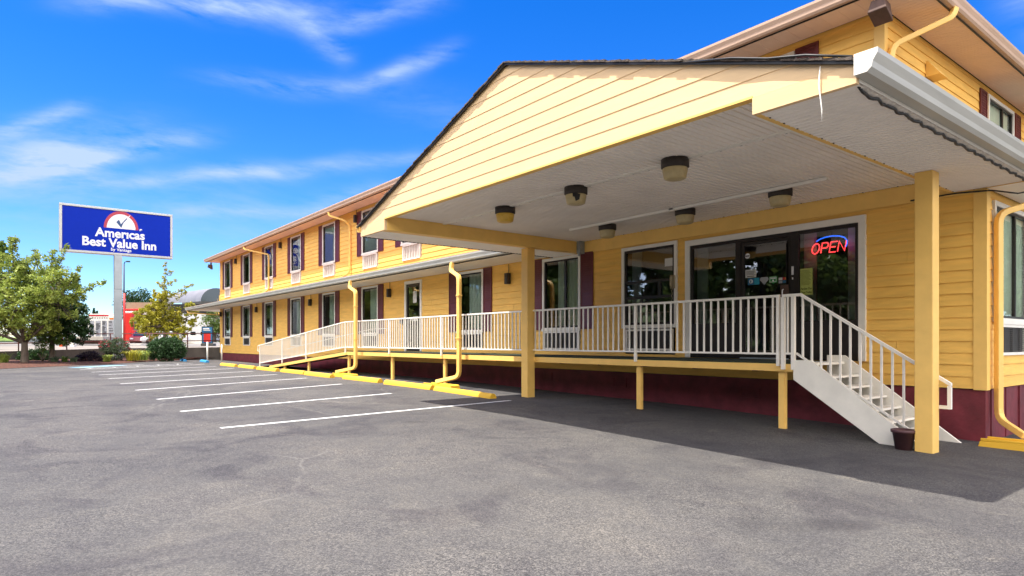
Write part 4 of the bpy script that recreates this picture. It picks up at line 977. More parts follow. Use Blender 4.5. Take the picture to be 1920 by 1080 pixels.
# stair railing
y_ = YR - .11
SR = empty('stair_railing', (-4.6, y_, -1.2), 'white metal handrail sloping down beside the entrance steps', 'railing', 'white metal railings')
def zrail(x): return .80 if x < -5.33 else .80 - (x + 5.33) * .640
def zbot(x): return -.17 if x < -5.40 else -.17 - (x + 5.40) * .640
def seg(mb, x0, x1, f, h, w): mb.hexa([(x0, y_ - w, f(x0) - h), (x1, y_ - w, f(x1) - h), (x1, y_ + w, f(x1) - h), (x0, y_ + w, f(x0) - h)], [(x0, y_ - w, f(x0)), (x1, y_ - w, f(x1)), (x1, y_ + w, f(x1)), (x0, y_ + w, f(x0))])
mb = MB(); seg(mb, -5.64, -5.33, zrail, .045, .026); seg(mb, -5.33, -3.20, zrail, .05, .026); mb.build('top_rail', 'rail', SR)
mb = MB(); seg(mb, -5.60, -5.42, zbot, .034, .02); seg(mb, -5.40, -3.62, zbot, .034, .02); mb.build('bottom_rail', 'rail', SR)
for x in (-5.635, -5.46): MB().box(x - .03, x + .03, y_ - .03, y_ + .03, zt0 - .12, .755).build('post', 'rail', SR, .003)
for k, x in enumerate([-5.555] + [-5.30 + k * .150 for k in range(11)]):
    MB().box(x - .014, x + .014, y_ - .014, y_ + .014, zbot(x) - .01, zrail(x) - .046).build('baluster', 'rail', SR)
mb = MB(); mb.box(-3.245, -3.20, y_ - .025, y_ + .025, zrail(-3.2) - .36, zrail(-3.2) - .04); mb.box(-3.35, -3.245, y_ - .025, y_ + .025, zrail(-3.2) - .36, zrail(-3.2) - .315); mb.build('end_loop', 'rail', SR)
# flower pot
pt = empty('flower_pot', (-3.72, 9.98, g(-3.7)), 'empty plum plastic flower pot on the asphalt beside the right canopy column', 'flower pot')
MB().lathe((-3.72, 9.98, g(-3.7)), [(0, .0), (.105, .0), (.14, .24), (.16, .24), (.165, .28), (.148, .285), (.138, .26), (.0, .25)], 24).build('pot', 'pot', pt)
MB().lathe((-3.72, 9.98, g(-3.7)), [(0, .256), (.134, .254)], 24).build('soil', 'soil', pt)

# thin white posts at the far corner
for k, (x, y, zt, l) in enumerate([(-44.0, 9.95, .02, 'thin white post behind the right blue wheel stop'), (-45.6, 11.2, -.15, 'thin white post at the far corner of the motel')]):
    e = MB(); e.tube([(x, y, g(x)), (x, y, zt)], .05, 10); tag(e.build('bollard', 'white'), l, 'post', 'thin white posts at the far corner')

# ------------------------------------------------------------------ roadside sign
XS = -50.0; SY0, SY1, SZ0, SZ1 = 2.56, 9.06, 5.83, 8.93
SG = empty('roadside_sign', (XS - .15, 5.80, -1.1), 'large blue roadside pole sign reading Americas Best Value Inn', 'sign')
mb = MB(); mb.lathe((XS - .2, 5.80, -1.4), [(.31, 0), (.31, 1.95), (.25, 1.96), (.25, 7.4)], 4); 
mb = MB(); mb.box(XS - .45, XS + .03, 5.53, 6.07, -1.4, .25); mb.build('pole_base', 'steel', SG)
mb = MB(); mb.box(XS - .42, XS - .0, 5.56, 6.02, .25, 3.55); mb.box(XS - .415, XS - .005, 5.565, 6.015, 3.565, SZ0); mb.build('pole', 'steel', SG)
mb = MB(); framebox_pts = .15
f = .15
mb.box(XS - .55, XS, SY0, SY1, SZ0, SZ0 + f); mb.box(XS - .55, XS, SY0, SY1, SZ1 - f, SZ1); mb.box(XS - .55, XS, SY0, SY0 + f, SZ0 + f, SZ1 - f); mb.box(XS - .55, XS, SY1 - f, SY1, SZ0 + f, SZ1 - f); mb.build('frame', 'signframe', SG, .02)
mb = MB(); mb.box(XS - .5, XS - .05, SY0 + f, SY1 - f, SZ0 + f, SZ1 - f); pn = mb.build('sign_face', 'signblue', SG)
xf_ = XS - .046
# emblem: from the photo, u = fraction across, v = fraction down
def sp(u, v): return (SY0 + (SY1 - SY0) * u, SZ1 - (SZ1 - SZ0) * v)
ec = sp(.524, .425); er = 1.0; ei = .83; VS = 1.17
N = 28; pts = [(ec[0] + er * math.cos(math.pi * k / N), ec[1] + VS * er * math.sin(math.pi * k / N)) for k in range(N + 1)]
pin = [(ec[0] + ei * math.cos(math.pi * k / N), ec[1] + VS * ei * math.sin(math.pi * k / N)) for k in range(N + 1)]
mb = MB()
vs = [(xf_ + .004, y, z) for y, z in pts] + [(xf_ + .004, y, z) for y, z in pin]
mb.add(vs, [(k, k + 1, N + 2 + k, N + 1 + k) for k in range(N)]); arc = mb.build('emblem_arc', 'signred', SG)
mb = MB()
for k in range(14):
    for sd in (0, 1):
        z = ec[1] + .04 + k * .07; zz_ = ec[1] + (z - ec[1]) * VS
        if z - ec[1] > er * .97: continue
        yo = math.sqrt(max(0, er ** 2 - (z - ec[1]) ** 2)); yi = math.sqrt(max(0, ei ** 2 - (z - ec[1]) ** 2)) if z - ec[1] < ei else 0
        a, b = (ec[0] + yi + .01, ec[0] + yo - .01) if sd else (ec[0] - yo + .01, ec[0] - yi - .01)
        if b > a: mb.add([(xf_ + .008, a, zz_), (xf_ + .008, b, zz_), (xf_ + .008, b, zz_ + .018), (xf_ + .008, a, zz_ + .018)], [(0, 1, 2, 3)])
mb.build('emblem_lines', mat('emblem_line_red', (.26, .02, .10), .5), SG)
mb = MB(); mb.add([(xf_ + .006, ec[0], ec[1])] + [(xf_ + .006, y, z) for y, z in pin], [(0, k + 1, k + 2) for k in range(N)]); mb.build('emblem_dome', 'signwhite', SG)
ck = [(-.29, .37), (-.16, .52), (-.115, .50), (-.02, .28), (.30, .66), (.36, .64), (.12, .36), (.0, .05)]
mb = MB(); mb.add([(xf_ + .010, ec[0] + y, ec[1] + z * 1.12) for y, z in ck], [tuple(range(len(ck)))]); mb.build('check_mark', 'signdark', SG)
mb = MB(); mb.add([(xf_ + .013, ec[0] + y, ec[1] + z * 1.12) for y, z in [(.30, .66), (.50, .86), (.53, .84), (.36, .64)]], [(0, 1, 2, 3)]); mb.build('check_tip', 'signwhite', SG)
def sline(t, u, v, size, sx=1, off=.012, x=0): return text_mesh('lettering', t, size, 'signwhite', SG, (xf_ + .006 + x, *sp(u, v)), RS, .003, off, sx)
t1 = sline('Amer\u0131cas', .518, .622, .80, .94, .024)
t2 = sline('Best Value Inn', .515, .832, .80, .93, .026)
t3 = sline('by Vantage', .524, .912, .27, 1.0, .006)
t4 = sline('\u00ae', .70, .44, .2)

# ------------------------------------------------------------------ vegetation
def leaf(mb, c, s, rr):
    a = Vector((rr.gauss(0, 1), rr.gauss(0, 1), rr.gauss(0, .6))).normalized(); b = a.cross(Vector((rr.gauss(0, 1), rr.gauss(0, 1), rr.gauss(0, 1)))).normalized()
    l = s * rr.uniform(.7, 1.3); w = l * .55; c = Vector(c)
    mb.add([c - a * l, c + b * w - a * l * .1, c + a * l, c - b * w - a * l * .1], [(0, 1, 2, 3)])
def clump(mb, c, r, n, s, rr, flat=.75):
    for _ in range(n):
        d = Vector((rr.gauss(0, 1), rr.gauss(0, 1), rr.gauss(0, 1) * flat)); d = d.normalized() * r * rr.random() ** .45
        leaf(mb, Vector(c) + d, s, rr)
def tree(name, label, base, h, trunk_r, lobes, leafm, nclump, nleaf, ls, fork=.35, group=None, seed=1, bark='bark', spikes=(), lean=None, cat='tree', cr=.38):
    rr = random.Random(seed); base = Vector(base)
    e = empty(name, base, label, cat, group); mb = MB(); f = base + Vector((0, 0, h * fork))
    if lean: f += Vector(lean)
    mb.tube([base - Vector((0, 0, .2)), base + Vector((0, 0, .1)), (base + f) / 2 + Vector((rr.uniform(-.05, .05), rr.uniform(-.05, .05), 0)), f], [trunk_r * 1.25, trunk_r, trunk_r * .85, trunk_r * .75], 10)
    for (lx, ly, lz, lr) in lobes:
        c = base + Vector((lx, ly, lz)); mid = f + (c - f) * .5 + Vector((rr.uniform(-.2, .2), rr.uniform(-.2, .2), -.1 * (c - f).length))
        mb.tube([f - Vector((0, 0, .1)), mid, c], [trunk_r * .5, trunk_r * .32, trunk_r * .08], 6)
    mb.build('trunk', bark, e)
    cm = MB(); tw = MB()
    for (lx, ly, lz, lr) in lobes:
        c = base + Vector((lx, ly, lz)); n = max(4, int(nclump * lr ** 2))
        for _ in range(n):
            d = Vector((rr.gauss(0, 1), rr.gauss(0, 1), rr.gauss(0, .85))).normalized() * lr * (.35 + .65 * rr.random() ** .5)
            p = c + d; clump(cm, p, lr * cr * rr.uniform(.5, 1.1), nleaf, ls, rr)
            if rr.random() < .4: tw.tube([c + d * .2, c + d * .7 + Vector((0, 0, -.05)), p], [.03, .02, .008], 4)
    for (a, b, n) in spikes:
        a = base + Vector(a); b = base + Vector(b); tw.tube([a, (a + b) / 2 + Vector((0, 0, -.08)), b], [.035, .022, .008], 5)
        for k in range(n):
            t = (k + .5) / n; p = a + (b - a) * t; clump(cm, p + Vector((rr.uniform(-.1, .1), rr.uniform(-.1, .1), rr.uniform(-.05, .12))), .26 * (1.15 - .6 * t), int(nleaf * .8), ls, rr)
    cm.leafbuild('crown', leafm, e); tw.build('twigs', bark, e) if tw.v else None
    return e
def rel(px, py, d, base): v = at(px, py, d) - Vector(base); return tuple(v)
# large tree left
b1_ = at(46, 682, 35.5); b1_.z = -1.15
L1 = []
for px, py, r, dd in [(20, 520, 1.25, 0), (60, 520, 1.3, .5), (100, 535, 1.15, -.3), (-20, 560, 1.3, .6), (30, 570, 1.3, -.6), (75, 570, 1.2, .2), (115, 575, .95, .3), (-50, 520, 1.4, 0), (5, 600, .95, .2), (55, 605, .9, -.5), (-60, 590, 1.2, -.6), (125, 530, .7, .4), (85, 605, .8, .8)]:
    v = rel(px, py, 35.5 + dd, b1_); L1.append((*v, r))
SPK = [(rel(25, 500, 35, b1_), rel(22, 442, 35, b1_), 9), (rel(22, 470, 35, b1_), rel(34, 444, 35, b1_), 4), (rel(100, 515, 35.2, b1_), rel(127, 461, 35.2, b1_), 10), (rel(120, 545, 35.5, b1_), rel(152, 500, 35.5, b1_), 8),
       (rel(130, 556, 35.5, b1_), rel(194, 530, 35.5, b1_), 10), (rel(70, 500, 35, b1_), rel(66, 468, 35, b1_), 6), (rel(95, 500, 35, b1_), rel(101, 468, 35, b1_), 6), (rel(150, 545, 35.5, b1_), rel(160, 558, 35.5, b1_), 4), (rel(0, 500, 35, b1_), rel(-2, 476, 35, b1_), 5)]
tree('maple_tree', 'large light green tree with forked trunk at the left edge of the lot', b1_, 5.5, .20, L1, 'leaf', 46, 40, .074, .22, 'trees in the planted bed', 3, spikes=SPK, cr=.27)
b2_ = at(97, 680, 37.5); b2_.z = -1.12
L2_ = []
for px, py, r, dd in [(90, 570, .95, 0), (120, 575, 1.1, .3), (140, 600, .95, 0), (105, 610, .9, -.2), (150, 620, .75, .2), (125, 625, .7, .3), (85, 625, .6, .2)]:
    v = rel(px, py, 37.5 + dd, b2_); L2_.append((*v, r))
tree('dark_tree', 'dark dense tree with twin trunks right of the large light green tree', b2_, 5.0, .16, L2_, 'leafdark', 70, 40, .070, .3, 'trees in the planted bed', 5, cr=.3)
# ragged yellow green tree right of the pole sign, beyond the wall
b3_ = at(309, 655, 58); b3_.z = -.42
L3 = []
for px, py, r, dd in [(265, 598, .9, 0), (300, 590, 1.1, .3), (285, 615, 1.0, -.3), (320, 610, .9, .3), (335, 625, .8, 0), (305, 560, .9, .2), (355, 575, .55, 0), (350, 605, .75, .3), (330, 590, .7, .3), (255, 608, .5, 0), (290, 580, .7, -.3), (362, 590, .5, .2)]:
    v = rel(px, py, 58 + dd, b3_); L3.append((*v, r))
SP3 = [(rel(307, 570, 58, b3_), rel(311, 490, 58, b3_), 12), (rel(309, 545, 58, b3_), rel(295, 528, 58, b3_), 4), (rel(310, 535, 58, b3_), rel(330, 525, 58, b3_), 4), (rel(320, 555, 58, b3_), rel(362, 532, 58, b3_), 7), (rel(309, 560, 58, b3_), rel(283, 542, 58, b3_), 5), (rel(312, 515, 58, b3_), rel(322, 508, 58, b3_), 2), (rel(330, 560, 58, b3_), rel(352, 548, 58, b3_), 4)]
tree('yellowing_tree', 'ragged yellow green tree with a thin bare top beyond the retaining wall', b3_, 7, .22, L3, 'leafyel', 52, 32, .095, .3, 'trees beyond the retaining wall', 8, spikes=SP3, cr=.32)
def lob(base, d, L): return [(*rel(px, py, d + dd, base), r) for px, py, r, dd in L]
b4 = at(253, 640, 105); b4.z = 0
tree('distant_tree', 'round dark green tree rising behind the tan restaurant band', b4, 9, .3, lob(b4, 105, [(240, 575, 2.0, 0), (256, 560, 2.0, 0), (268, 572, 1.8, 0), (253, 585, 2.4, 0)]), 'leafdark', 12, 26, .16, .4, 'trees beyond the retaining wall', 11)
b5 = at(402, 640, 85); b5.z = 0
tree('distant_tree', 'pale green tree squeezed between the white building and the motel corner', b5, 6, .25, lob(b5, 85, [(398, 605, 1.5, 0), (412, 600, 1.6, 0), (404, 625, 1.5, 0), (425, 610, 1.7, 0)]), 'leafmid', 14, 26, .12, .4, 'trees beyond the retaining wall', 12)
for i, (px, py, l) in enumerate([(176, 578, 'left one of two tiny pointed conifers above the menu board'), (182, 583, 'right one of two tiny pointed conifers above the menu board')]):
    bb = at(px, 640, 110); bb.z = 0; e = empty('conifer', bb, l, 'tree', 'pointed conifers above the menu board'); mb = MB(); mb.tube([bb, bb + Vector((0, 0, 2))], .15, 6); mb.build('trunk', 'bark', e)
    cm = MB(); rr = random.Random(i); H_ = (641.7 - py) / 1202.4 * 110
    for k in range(700):
        t = rr.random(); a = rr.random() * 6.28; r_ = (1 - t) * 1.1 * rr.uniform(.6, 1) + .05; leaf(cm, bb + Vector((r_ * math.cos(a), r_ * math.sin(a), .6 + t * (H_ - .6))), .16, rr)
    cm.leafbuild('crown', 'leafdark', e)
# shrubs in the bed
def shrub(name, label, px, py, d, lobes, leafm, n, nl, ls, seed, group='shrubs in the planted bed', extra=None):
    base = at(px, py, d); base.z = -1.12; e = empty(name, base, label, 'shrub', group); rr = random.Random(seed)
    st = MB()
    for k in range(7):
        a = k * .9; st.tube([base, base + Vector((math.cos(a) * .25, math.sin(a) * .25, .5))], [.025, .012], 5)
    st.build('stems', 'bark', e); cm = MB()
    for lx, ly, r in lobes:
        c = at(lx, ly, d)
        for _ in range(int(n * r * r)):
            dd = Vector((rr.gauss(0, 1), rr.gauss(0, 1), rr.gauss(0, 1))).normalized() * r * rr.uniform(.75, 1.0); clump(cm, c + dd, .13, nl, ls, rr)
    cm.leafbuild('foliage', leafm, e)
    if extra:
        fm = MB()
        for _ in range(extra[1]):
            lx, ly, r = rr.choice(lobes); dd = Vector((rr.gauss(0, 1), rr.gauss(0, 1), rr.gauss(.4, 1))).normalized() * r * 1.05; clump(fm, at(lx, ly, d) + dd, .07, 10, .04, rr)
        fm.leafbuild('flowers', extra[0], e)
    return e
shrub('round_hedge', 'large rounded dark green hedge bush in front of the retaining wall', 312, 676, 41.5, [(295, 655, .62), (312, 652, .70), (330, 655, .60), (300, 648, .50), (325, 647, .52), (288, 662, .42), (336, 662, .40), (312, 664, .60)], 'leafbox', 420, 18, .046, 21)
shrub('rose_bush', 'loose rose bush with red blooms at the foot of the pole sign', 213, 677, 40, [(205, 652, .50), (225, 650, .52), (215, 662, .55), (198, 648, .34), (232, 655, .36), (222, 643, .32)], 'leafsilver', 260, 16, .046, 22, extra=('rose', 60))
shrub('purple_bush', 'low rounded blackish purple bush left of the rose bush', 167, 680, 38.5, [(158, 671, .34), (168, 669, .38), (178, 671, .34), (150, 674, .22), (186, 674, .22)], 'leafpurple', 500, 16, .040, 23)
shrub('green_bush', 'dark green bush behind the forked trunk', 60, 678, 39, [(60, 668, .45), (75, 668, .5), (90, 670, .4), (45, 668, .4)], 'leafdark', 330, 18, .05, 24)
shrub('green_bush', 'bush of light green leaves hanging around the twin trunks', 80, 652, 37, [(76, 640, .35), (85, 648, .35), (110, 636, .35), (92, 630, .3), (120, 640, .35)], 'leafmid', 160, 16, .055, 29)
def tuft(label, px, py, d, w, h, n, leafm, seed, name='lily_clump'):
    base = at(px, py, d); base.z = -1.14; rr = random.Random(seed); e = empty(name, base, label, 'plant', 'leafy tufts in the planted bed'); mb = MB()
    for _ in range(n):
        a = rr.uniform(0, 6.28); o0 = Vector((rr.uniform(-w, w), rr.uniform(-w, w), 0)) * .55 ; hh = h * rr.uniform(.6, 1.1); out = Vector((math.cos(a), math.sin(a), 0)) * hh * rr.uniform(.35, .9); s_ = Vector((-math.sin(a), math.cos(a), 0)) * .013
        p0 = base + o0; p1 = p0 + out * .35 + Vector((0, 0, hh * .75)); p2 = p0 + out * .8 + Vector((0, 0, hh * .95)); p3 = p0 + out * 1.25 + Vector((0, 0, hh * .72))
        mb.add([p0 - s_, p0 + s_, p1 + s_, p1 - s_, p2 + s_, p2 - s_, p3], [(0, 1, 2, 3), (3, 2, 4, 5), (5, 4, 6)])
    mb.leafbuild('blades', leafm, e)
tuft('bright yellow green lily clump between the rose bush and the hedge, left part', 250, 677, 40, .6, .66, 130, 'leafyel', 1)
tuft('bright yellow green lily clump beside the round hedge', 268, 676, 40.5, .5, .6, 110, 'leaf', 2)
tuft('small lily clump at the left edge of the photo', 8, 683, 35.5, .3, .55, 90, 'leaf', 3)
tuft('small green tuft under the rose bush', 200, 680, 38, .3, .4, 120, 'leaf', 4)
tuft('small tuft right of the twin trunks', 122, 681, 37, .25, .34, 90, 'leafmid', 5)
tuft('grey green tuft at the twin trunks', 103, 681, 36.5, .3, .3, 90, 'leafsilver', 6)
tuft('grey green tuft left of the purple bush', 138, 681, 37, .25, .26, 80, 'leafsilver', 7)

# ------------------------------------------------------------------ railing on the retaining wall
WR = empty('pipe_railing', (-50, 4, -.4), 'rusty red pipe railing on top of the retaining wall', 'railing')
for k in (1, 2, 3, 4, 5):
    a, b = Vector(WALLP[k]), Vector(WALLP[k + 1]); za, zb = WTOP[k], WTOP[k + 1]; L = (b - a).length; n = max(2, round(L / 2.4))
    off = Vector((-.08, 0))
    for h in (.48, 1.0):
        MB().tube([(a.x - .08, a.y, za + h), (b.x - .08, b.y, zb + h)], .034, 6).build('pipe', 'rust', WR)
    for i in range(n):
        t = i / n; p = a + (b - a) * t; z = za + (zb - za) * t; MB().tube([(p.x - .08, p.y, z), (p.x - .08, p.y, z + 1.0)], .038, 6).build('upright', 'rust', WR)

# ------------------------------------------------------------------ beyond the street
def bxat(name, m, px0, px1, py0, py1, d, depth, parent=None, bevel=0):
    """box whose camera side face spans these directions at distance d, running away from the lens"""
    a = at(px0, py1, d); b = at(px1, py1, d); t = at(px0, py0, d); h = t.z - a.z; w = b - a; dv = FW * depth
    mb = MB(); mb.hexa([a, b, b + dv, a + dv], [a + UP * h, b + UP * h, b + dv + UP * h, a + dv + UP * h]); return mb.build(name, m, parent, bevel)
# drive-in restaurant
q = at(255, 640, 80); q.z = 0
RS_ = empty('drive_in_restaurant', q, 'drive in restaurant with red pillar and tan roof band', 'building')
bxat('roof_band', 'tan', 236, 300, 567, 580, 78, 2.5, RS_); bxat('wall', 'room', 246, 312, 590, 640, 82, 1.5, RS_)  # wall is a dark sheet standing in for the unlit interior
for k in range(3): bxat('awning_stripe', 'red' if k % 2 == 0 else 'white', 231, 260, 579 + k * 4.4, 582.6 + k * 4.4, 77 - .0, .8, RS_, .05)
bxat('pillar', 'red', 232, 247, 586, 640, 74, .5, RS_, .12); bxat('pillar', 'red', 247.5, 251, 620, 640, 73.6, .5, RS_, .05)
bxat('soffit', 'white', 247, 300, 581, 590, 78.5, 2, RS_)
for k in range(4): bxat('window', 'glassdark', 262 + k * 16, 274 + k * 16, 600, 625, 81.7, .2, RS_)
mb = MB(); p0 = at(233.2, 642, 72); p0.z = -.1; mb.tube([p0, p0 + UP * 5.6], .10, 8); tag(mb.build('flag_pole', 'red'), 'tall thin red pole beside the grey sign pole', 'pole')
# menu board
q = at(190, 640, 66); q.z = -.2
MN = empty('menu_board', q, 'white drive in menu board with four columns of small print', 'menu board')
bxat('cabinet', 'white', 165, 215, 588.5, 632, 66, .3, MN, .02); bxat('header_stripe', 'signred', 166, 203, 590, 592.5, 65.96, .03, MN)
for k in range(7): bxat('header_dots', 'ink', 173 + k * 4.4, 174.6 + k * 4.4, 595.5, 597, 65.96, .03, MN)
bxat('header_picture', 'storange', 205, 213, 596, 599, 65.96, .03, MN)
rr = random.Random(4)
for c_ in range(4):
    mb = MB(); x0 = 167 + c_ * 12
    a = at(x0, 631, 65.97); 
    bxat('panel', 'stgrey', x0, x0 + 9.5, 601, 631, 65.97, .03, MN)
    for k in range(14):
        y = 602.5 + k * 2.0; w = rr.uniform(3, 8.5)
        if rr.random() < .2: continue
        A = at(x0 + .6, y, 65.93); Bp = at(x0 + .6 + w, y, 65.93); mb.hexa([A, Bp, Bp + FW * .02, A + FW * .02], [A + UP * .05, Bp + UP * .05, Bp + FW * .02 + UP * .05, A + FW * .02 + UP * .05])
    mb.build('menu_lines', 'ink', MN)
for px in (172, 208): p0 = at(px, 632, 66.1); MB().tube([(p0.x, p0.y, -.3), tuple(p0)], .08, 8).build('leg', 'steel', MN)
# low loading platform, curb island, clearance post, order post
q = bxat('platform_wall', 'paleconc', 122, 193, 631, 638, 58, 2.5, None, .03); tag(q, 'low pale concrete platform in front of the menu board', 'platform')
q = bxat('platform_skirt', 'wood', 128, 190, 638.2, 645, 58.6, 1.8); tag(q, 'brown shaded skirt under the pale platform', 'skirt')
q = bxat('curb_island', 'paleconc', 236, 264, 645, 649, 62, 3, None, .06); struct(q)
q = bxat('clearance_post', 'orange', 110.5, 115.5, 627, 652, 52, .2, None, .03); tag(q, 'short orange post seen under the dark tree', 'post')
q = bxat('order_post', 'white', 131, 139, 630, 652, 52, .3, None, .03); tag(q, 'squat white order post at the end of the platform', 'post')
# white building with metal barrel roof
q = at(360, 640, 88); q.z = 0
WB = empty('white_building', q, 'white building with a grey metal barrel roof behind the yellowing tree', 'building')
bxat('wall', 'whitewall', 283, 396, 588, 641, 88, 3, WB); bxat('parapet', 'black', 283, 412, 570, 588, 88.5, 3, WB)
bxat('wall', 'siding', 403, 440, 554, 590, 88.2, 8, WB)
for k in range(6): bxat('pilaster', 'tan', 396 + k * 2.2, 396.8 + k * 2.2, 560, 585, 88.0, .3, WB)
for k in range(5): bxat('window', 'glassdark', 300 + k * 19, 309 + k * 19, 622, 634, 87.8, .1, WB)
# barrel vault: axis runs left and away
A0 = at(406, 566, 88); A1 = at(318, 572, 112); ax = (A1 - A0); ax.z = 0; sidev = Vector((-ax.y, ax.x, 0)).normalized()
mb = MB(); N = 14; r0 = 2.0; vs = []
for Aq in (A0, A1):
    for k in range(N + 1): a = math.pi * k / N; vs.append(Vector(Aq) + sidev * r0 * math.cos(a) + UP * r0 * .95 * math.sin(a))
mb.add(vs, [(k, k + 1, N + 2 + k, N + 1 + k) for k in range(N)], True); mb.build('barrel_roof', 'barrel', WB)
mb = MB(); mb.add(vs[:N + 1], [tuple(range(N + 1))]); mb.build('roof_end', 'glassdark', WB)
# picket fence and utility pole
q = at(385, 645, 70); q.z = -.2; FN = empty('picket_fence', q, 'white picket fence in front of the white building', 'fence')
mb = MB()
for k in range(60):
    A = at(318 + k * 1.05, 638, 70); mb.box(A.x - .03, A.x + .03, A.y - .03, A.y + .03, -.3, .75)
mb.build('pickets', 'white', FN); A = at(318, 0, 70); Bq = at(381, 0, 70)
for z in (0, .6): MB().tube([(A.x, A.y, z), (Bq.x, Bq.y, z)], .04, 6).build('rail', 'white', FN)
# banner
q = at(387, 645, 60); q.z = -.35; BN = empty('banner_stand', q, 'upright blue and red banner stand near the motel corner', 'banner')
bxat('frame', 'black', 378, 398.5, 612, 644, 60, .15, BN, .01); bxat('upper_panel', 'stblue', 379, 397.5, 613.5, 623, 59.97, .02, BN); bxat('side_panel', 'stblue', 379, 397.5, 623.4, 643, 59.975, .02, BN); bxat('lower_panel', 'red', 382, 394.5, 624.5, 641, 59.95, .02, BN)
bxat('print', 'signwhite', 380.5, 392, 615, 617.5, 59.94, .02, BN); bxat('print', 'signwhite', 381.5, 394, 618.5, 620, 59.94, .02, BN); bxat('base', 'grille', 376, 400, 644, 650, 59.8, .6, BN, .05)
# street lamp
p0 = at(232.5, 640, 95); p0.z = 0; SLm = empty('street_lamp', p0, 'slim dark street lamp rising right of the pole sign', 'street lamp')
hz = (641.7 - 495) / 1202.4 * 95
MB().tube([p0, p0 + UP * hz], [.14, .09], 8).build('pole', 'black', SLm); a = p0 + UP * hz
MB().tube([a, a + UP * .3 + RT * .15, a + UP * .4 + RT * .5], .06, 6).build('arm', 'black', SLm); b = a + UP * .4 + RT * .5
MB().box(b.x - .2, b.x + .2, b.y - .15, b.y + .35, b.z - .12, b.z + .06).build('lamp_head', 'black', SLm, .03)
# cars
def car(loc, rz, m, label):
    e = empty('parked_car', (0, 0, 0)); L = 2.3
    prof = [(-2.25, .35), (-2.2, .75), (-1.55, .92), (-.75, 1.38), (.75, 1.42), (1.55, .98), (2.2, .88), (2.28, .4), (2.0, .25), (-2.0, .25)]
    mb = MB(); w = .86; n = len(prof); vs = []
    for yy_, k in ((-w, .93), (-w * 1.0, 1), (w, 1), (w, .93)):
        pass
    rows = [(-w + .0, 1.0), (-w + .0, 1.0)]
    vs = []
    for y_0, ins in ((-.86, 0), (.86, 0)):
        for x, z in prof: vs.append((x, y_0 * (1 - (.16 if z > 1.2 else 0)), z))
    mb.add(vs, [tuple(range(n)), tuple(range(2 * n - 1, n - 1, -1))] + [(i, (i + 1) % n, (i + 1) % n + n, i + n) for i in range(n)])
    body = mb.build('body', m, e, .06)
    mb = MB()
    for s_ in (-1, 1):
        mb.add([(-1.35, s_ * .865, .98), (1.40, s_ * .865, 1.02), (.72, s_ * .765, 1.34), (-.72, s_ * .765, 1.31)], [(0, 1, 2, 3)])
    mb.add([(-1.50, -.68, 1.0), (-1.50, .68, 1.0), (-.80, .60, 1.40), (-.80, -.60, 1.40)], [(0, 1, 2, 3)]); mb.add([(1.57, -.68, 1.04), (1.57, .68, 1.04), (.80, .60, 1.44), (.80, -.60, 1.44)], [(0, 1, 2, 3)])
    mb.build('windows', 'glassdark', e)
    for x in (-1.4, 1.4):
        for s_ in (-1, 1): MB().tube([(x, s_ * .72, .32), (x, s_ * .90, .32)], .32, 16).build('wheel', 'rubber', e)
    for s_ in (-1, 1): MB().box(2.24, 2.30, s_ * .62 - .15, s_ * .62 + .15, .62, .76).build('headlight', 'signwhite', e)
    e.location = loc; e.rotation_euler = (0, 0, rz); tag(e, label, 'car', 'cars parked beyond the street'); return e
p = at(268, 640, 72); car((p.x, p.y, -.3), R(-20), 'carred', 'dark red car half hidden left of the white car')
p = at(310, 640, 68); car((p.x, p.y, -.25), R(75), 'carwhite', 'white car parked behind the round hedge')
p = at(80, 646, 66); car((p.x, p.y, -.45), R(60), 'caryel', 'grey car seen behind the forked trunk')
# lawn and bank at the far left
mb = MB(); A = at(-60, 655, 75); vs = []
for i in range(7):
    for j in range(5):
        p = at(-90 + i * 28, 0, 75 + j * 12); vs.append((p.x, p.y, -.05 + 1.6 * (j / 4) * (1 - abs(i - 3) / 4.5)))
mb.add(vs, [(i * 5 + j, (i + 1) * 5 + j, (i + 1) * 5 + j + 1, i * 5 + j + 1) for i in range(6) for j in range(4)]); o = mb.build('lawn', 'grass'); struct(o)
q = bxat('small_shop', 'white', -30, 30, 612, 634, 110, 8); tag(q, 'low white shop far behind the left tree', 'building')
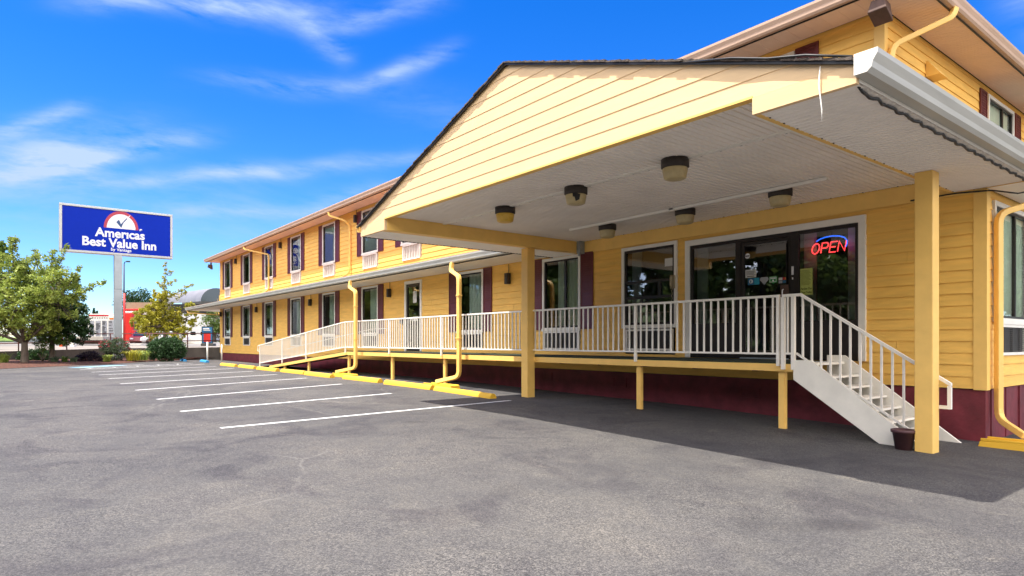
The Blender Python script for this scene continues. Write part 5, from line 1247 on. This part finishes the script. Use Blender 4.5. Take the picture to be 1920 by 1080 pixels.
# buildings and trees across the lot behind the camera (seen only in the window glass)
gr = MB(); gr.add([(-70, -45, -1.5), (60, -45, -1.5), (60, -27, -.2), (-70, -27, -.2)], [(0, 1, 2, 3)])
gr.v = [(-130, -26, -1.35), (60, -26, -1.75), (60, -75, 9), (-130, -75, 9)]; struct(gr.build('added_grass_bank', 'bankgrass'))  # unseen bank, added and raised to keep bright sky out of the glass reflections
tp = None
spots = [(1, 28, 1.4), (5, 35, 1.5), (-.5, 40, 1.5), (9, 30, 1.5), (-78, -8, 1.8), (-91, -9, 2.0), (-103, -8, 2.0), (-118, -12, 2.2), (-62, -9, 1.7), (-72, -14, 1.9), (-84, -11, 1.8), (-97, -16, 2.0), (-110, -9, 2.1), (-70, -24, 1.8), (-84, -28, 2.0), (-60, -18, 1.6), (-66, -34, 1.8), (-120, -20, 2.2), (-58, -30, 1.1), (-50, -34, 1.3), (-41, -31, 1.0), (-33, -33, 1.25), (-25, -30, 1.1), (-18, -33, 1.3), (-11, -29, 1.05), (-4, -32, 1.25), (3, -30, 1.1), (10, -33, 1.3), (17, -29, 1.15), (24, -24, 1.2), (28, -14, 1.2), (30, -4, 1.1), (-45, -44, 1.6), (-36, -46, 1.6), (-27, -43, 1.6), (-18, -46, 1.6), (-9, -43, 1.6), (0, -46, 1.6), (9, -43, 1.5), (-55, -47, 1.7), (-22, -38, 1.3), (-14, -38, 1.3)]
kinds = ['k%d' % k for k in range(18)] + ['farthest', 'second', 'third', 'fourth', 'fifth', 'sixth', 'seventh', 'eighth', 'ninth', 'tenth', 'eleventh', 'twelfth', 'thirteenth', 'last'] + ['k%d' % k for k in range(10)]
for i, (x, y, s_) in enumerate(spots):
    if i >= 18: s_ *= 1.45
    if tp is None:
        rr = random.Random(44); lobs = [(rr.uniform(-2, 2), rr.uniform(-2, 2), rr.uniform(2.6, 7.2), rr.uniform(1.5, 2.3)) for _ in range(9)]
        tp = tree('leafy_tree', 'x', (0, 0, 0), 6, .25, lobs, 'leafmid', 8, 26, .20, .35, seed=44); t = tp
    else: t = dup(tp)
    t.location = (x, y, -.8); t.rotation_euler = (0, 0, i * 1.7); t.scale = (s_, s_, s_)
    tag(t, 'leafy tree across the lot, showing only as a reflection in the motel glass', 'tree', 'trees across the lot behind the camera')

# ------------------------------------------------------------------ lift everything so that the lot lies near height zero
for o in S.objects:
    if o.parent is None: o.location.z += CAMH
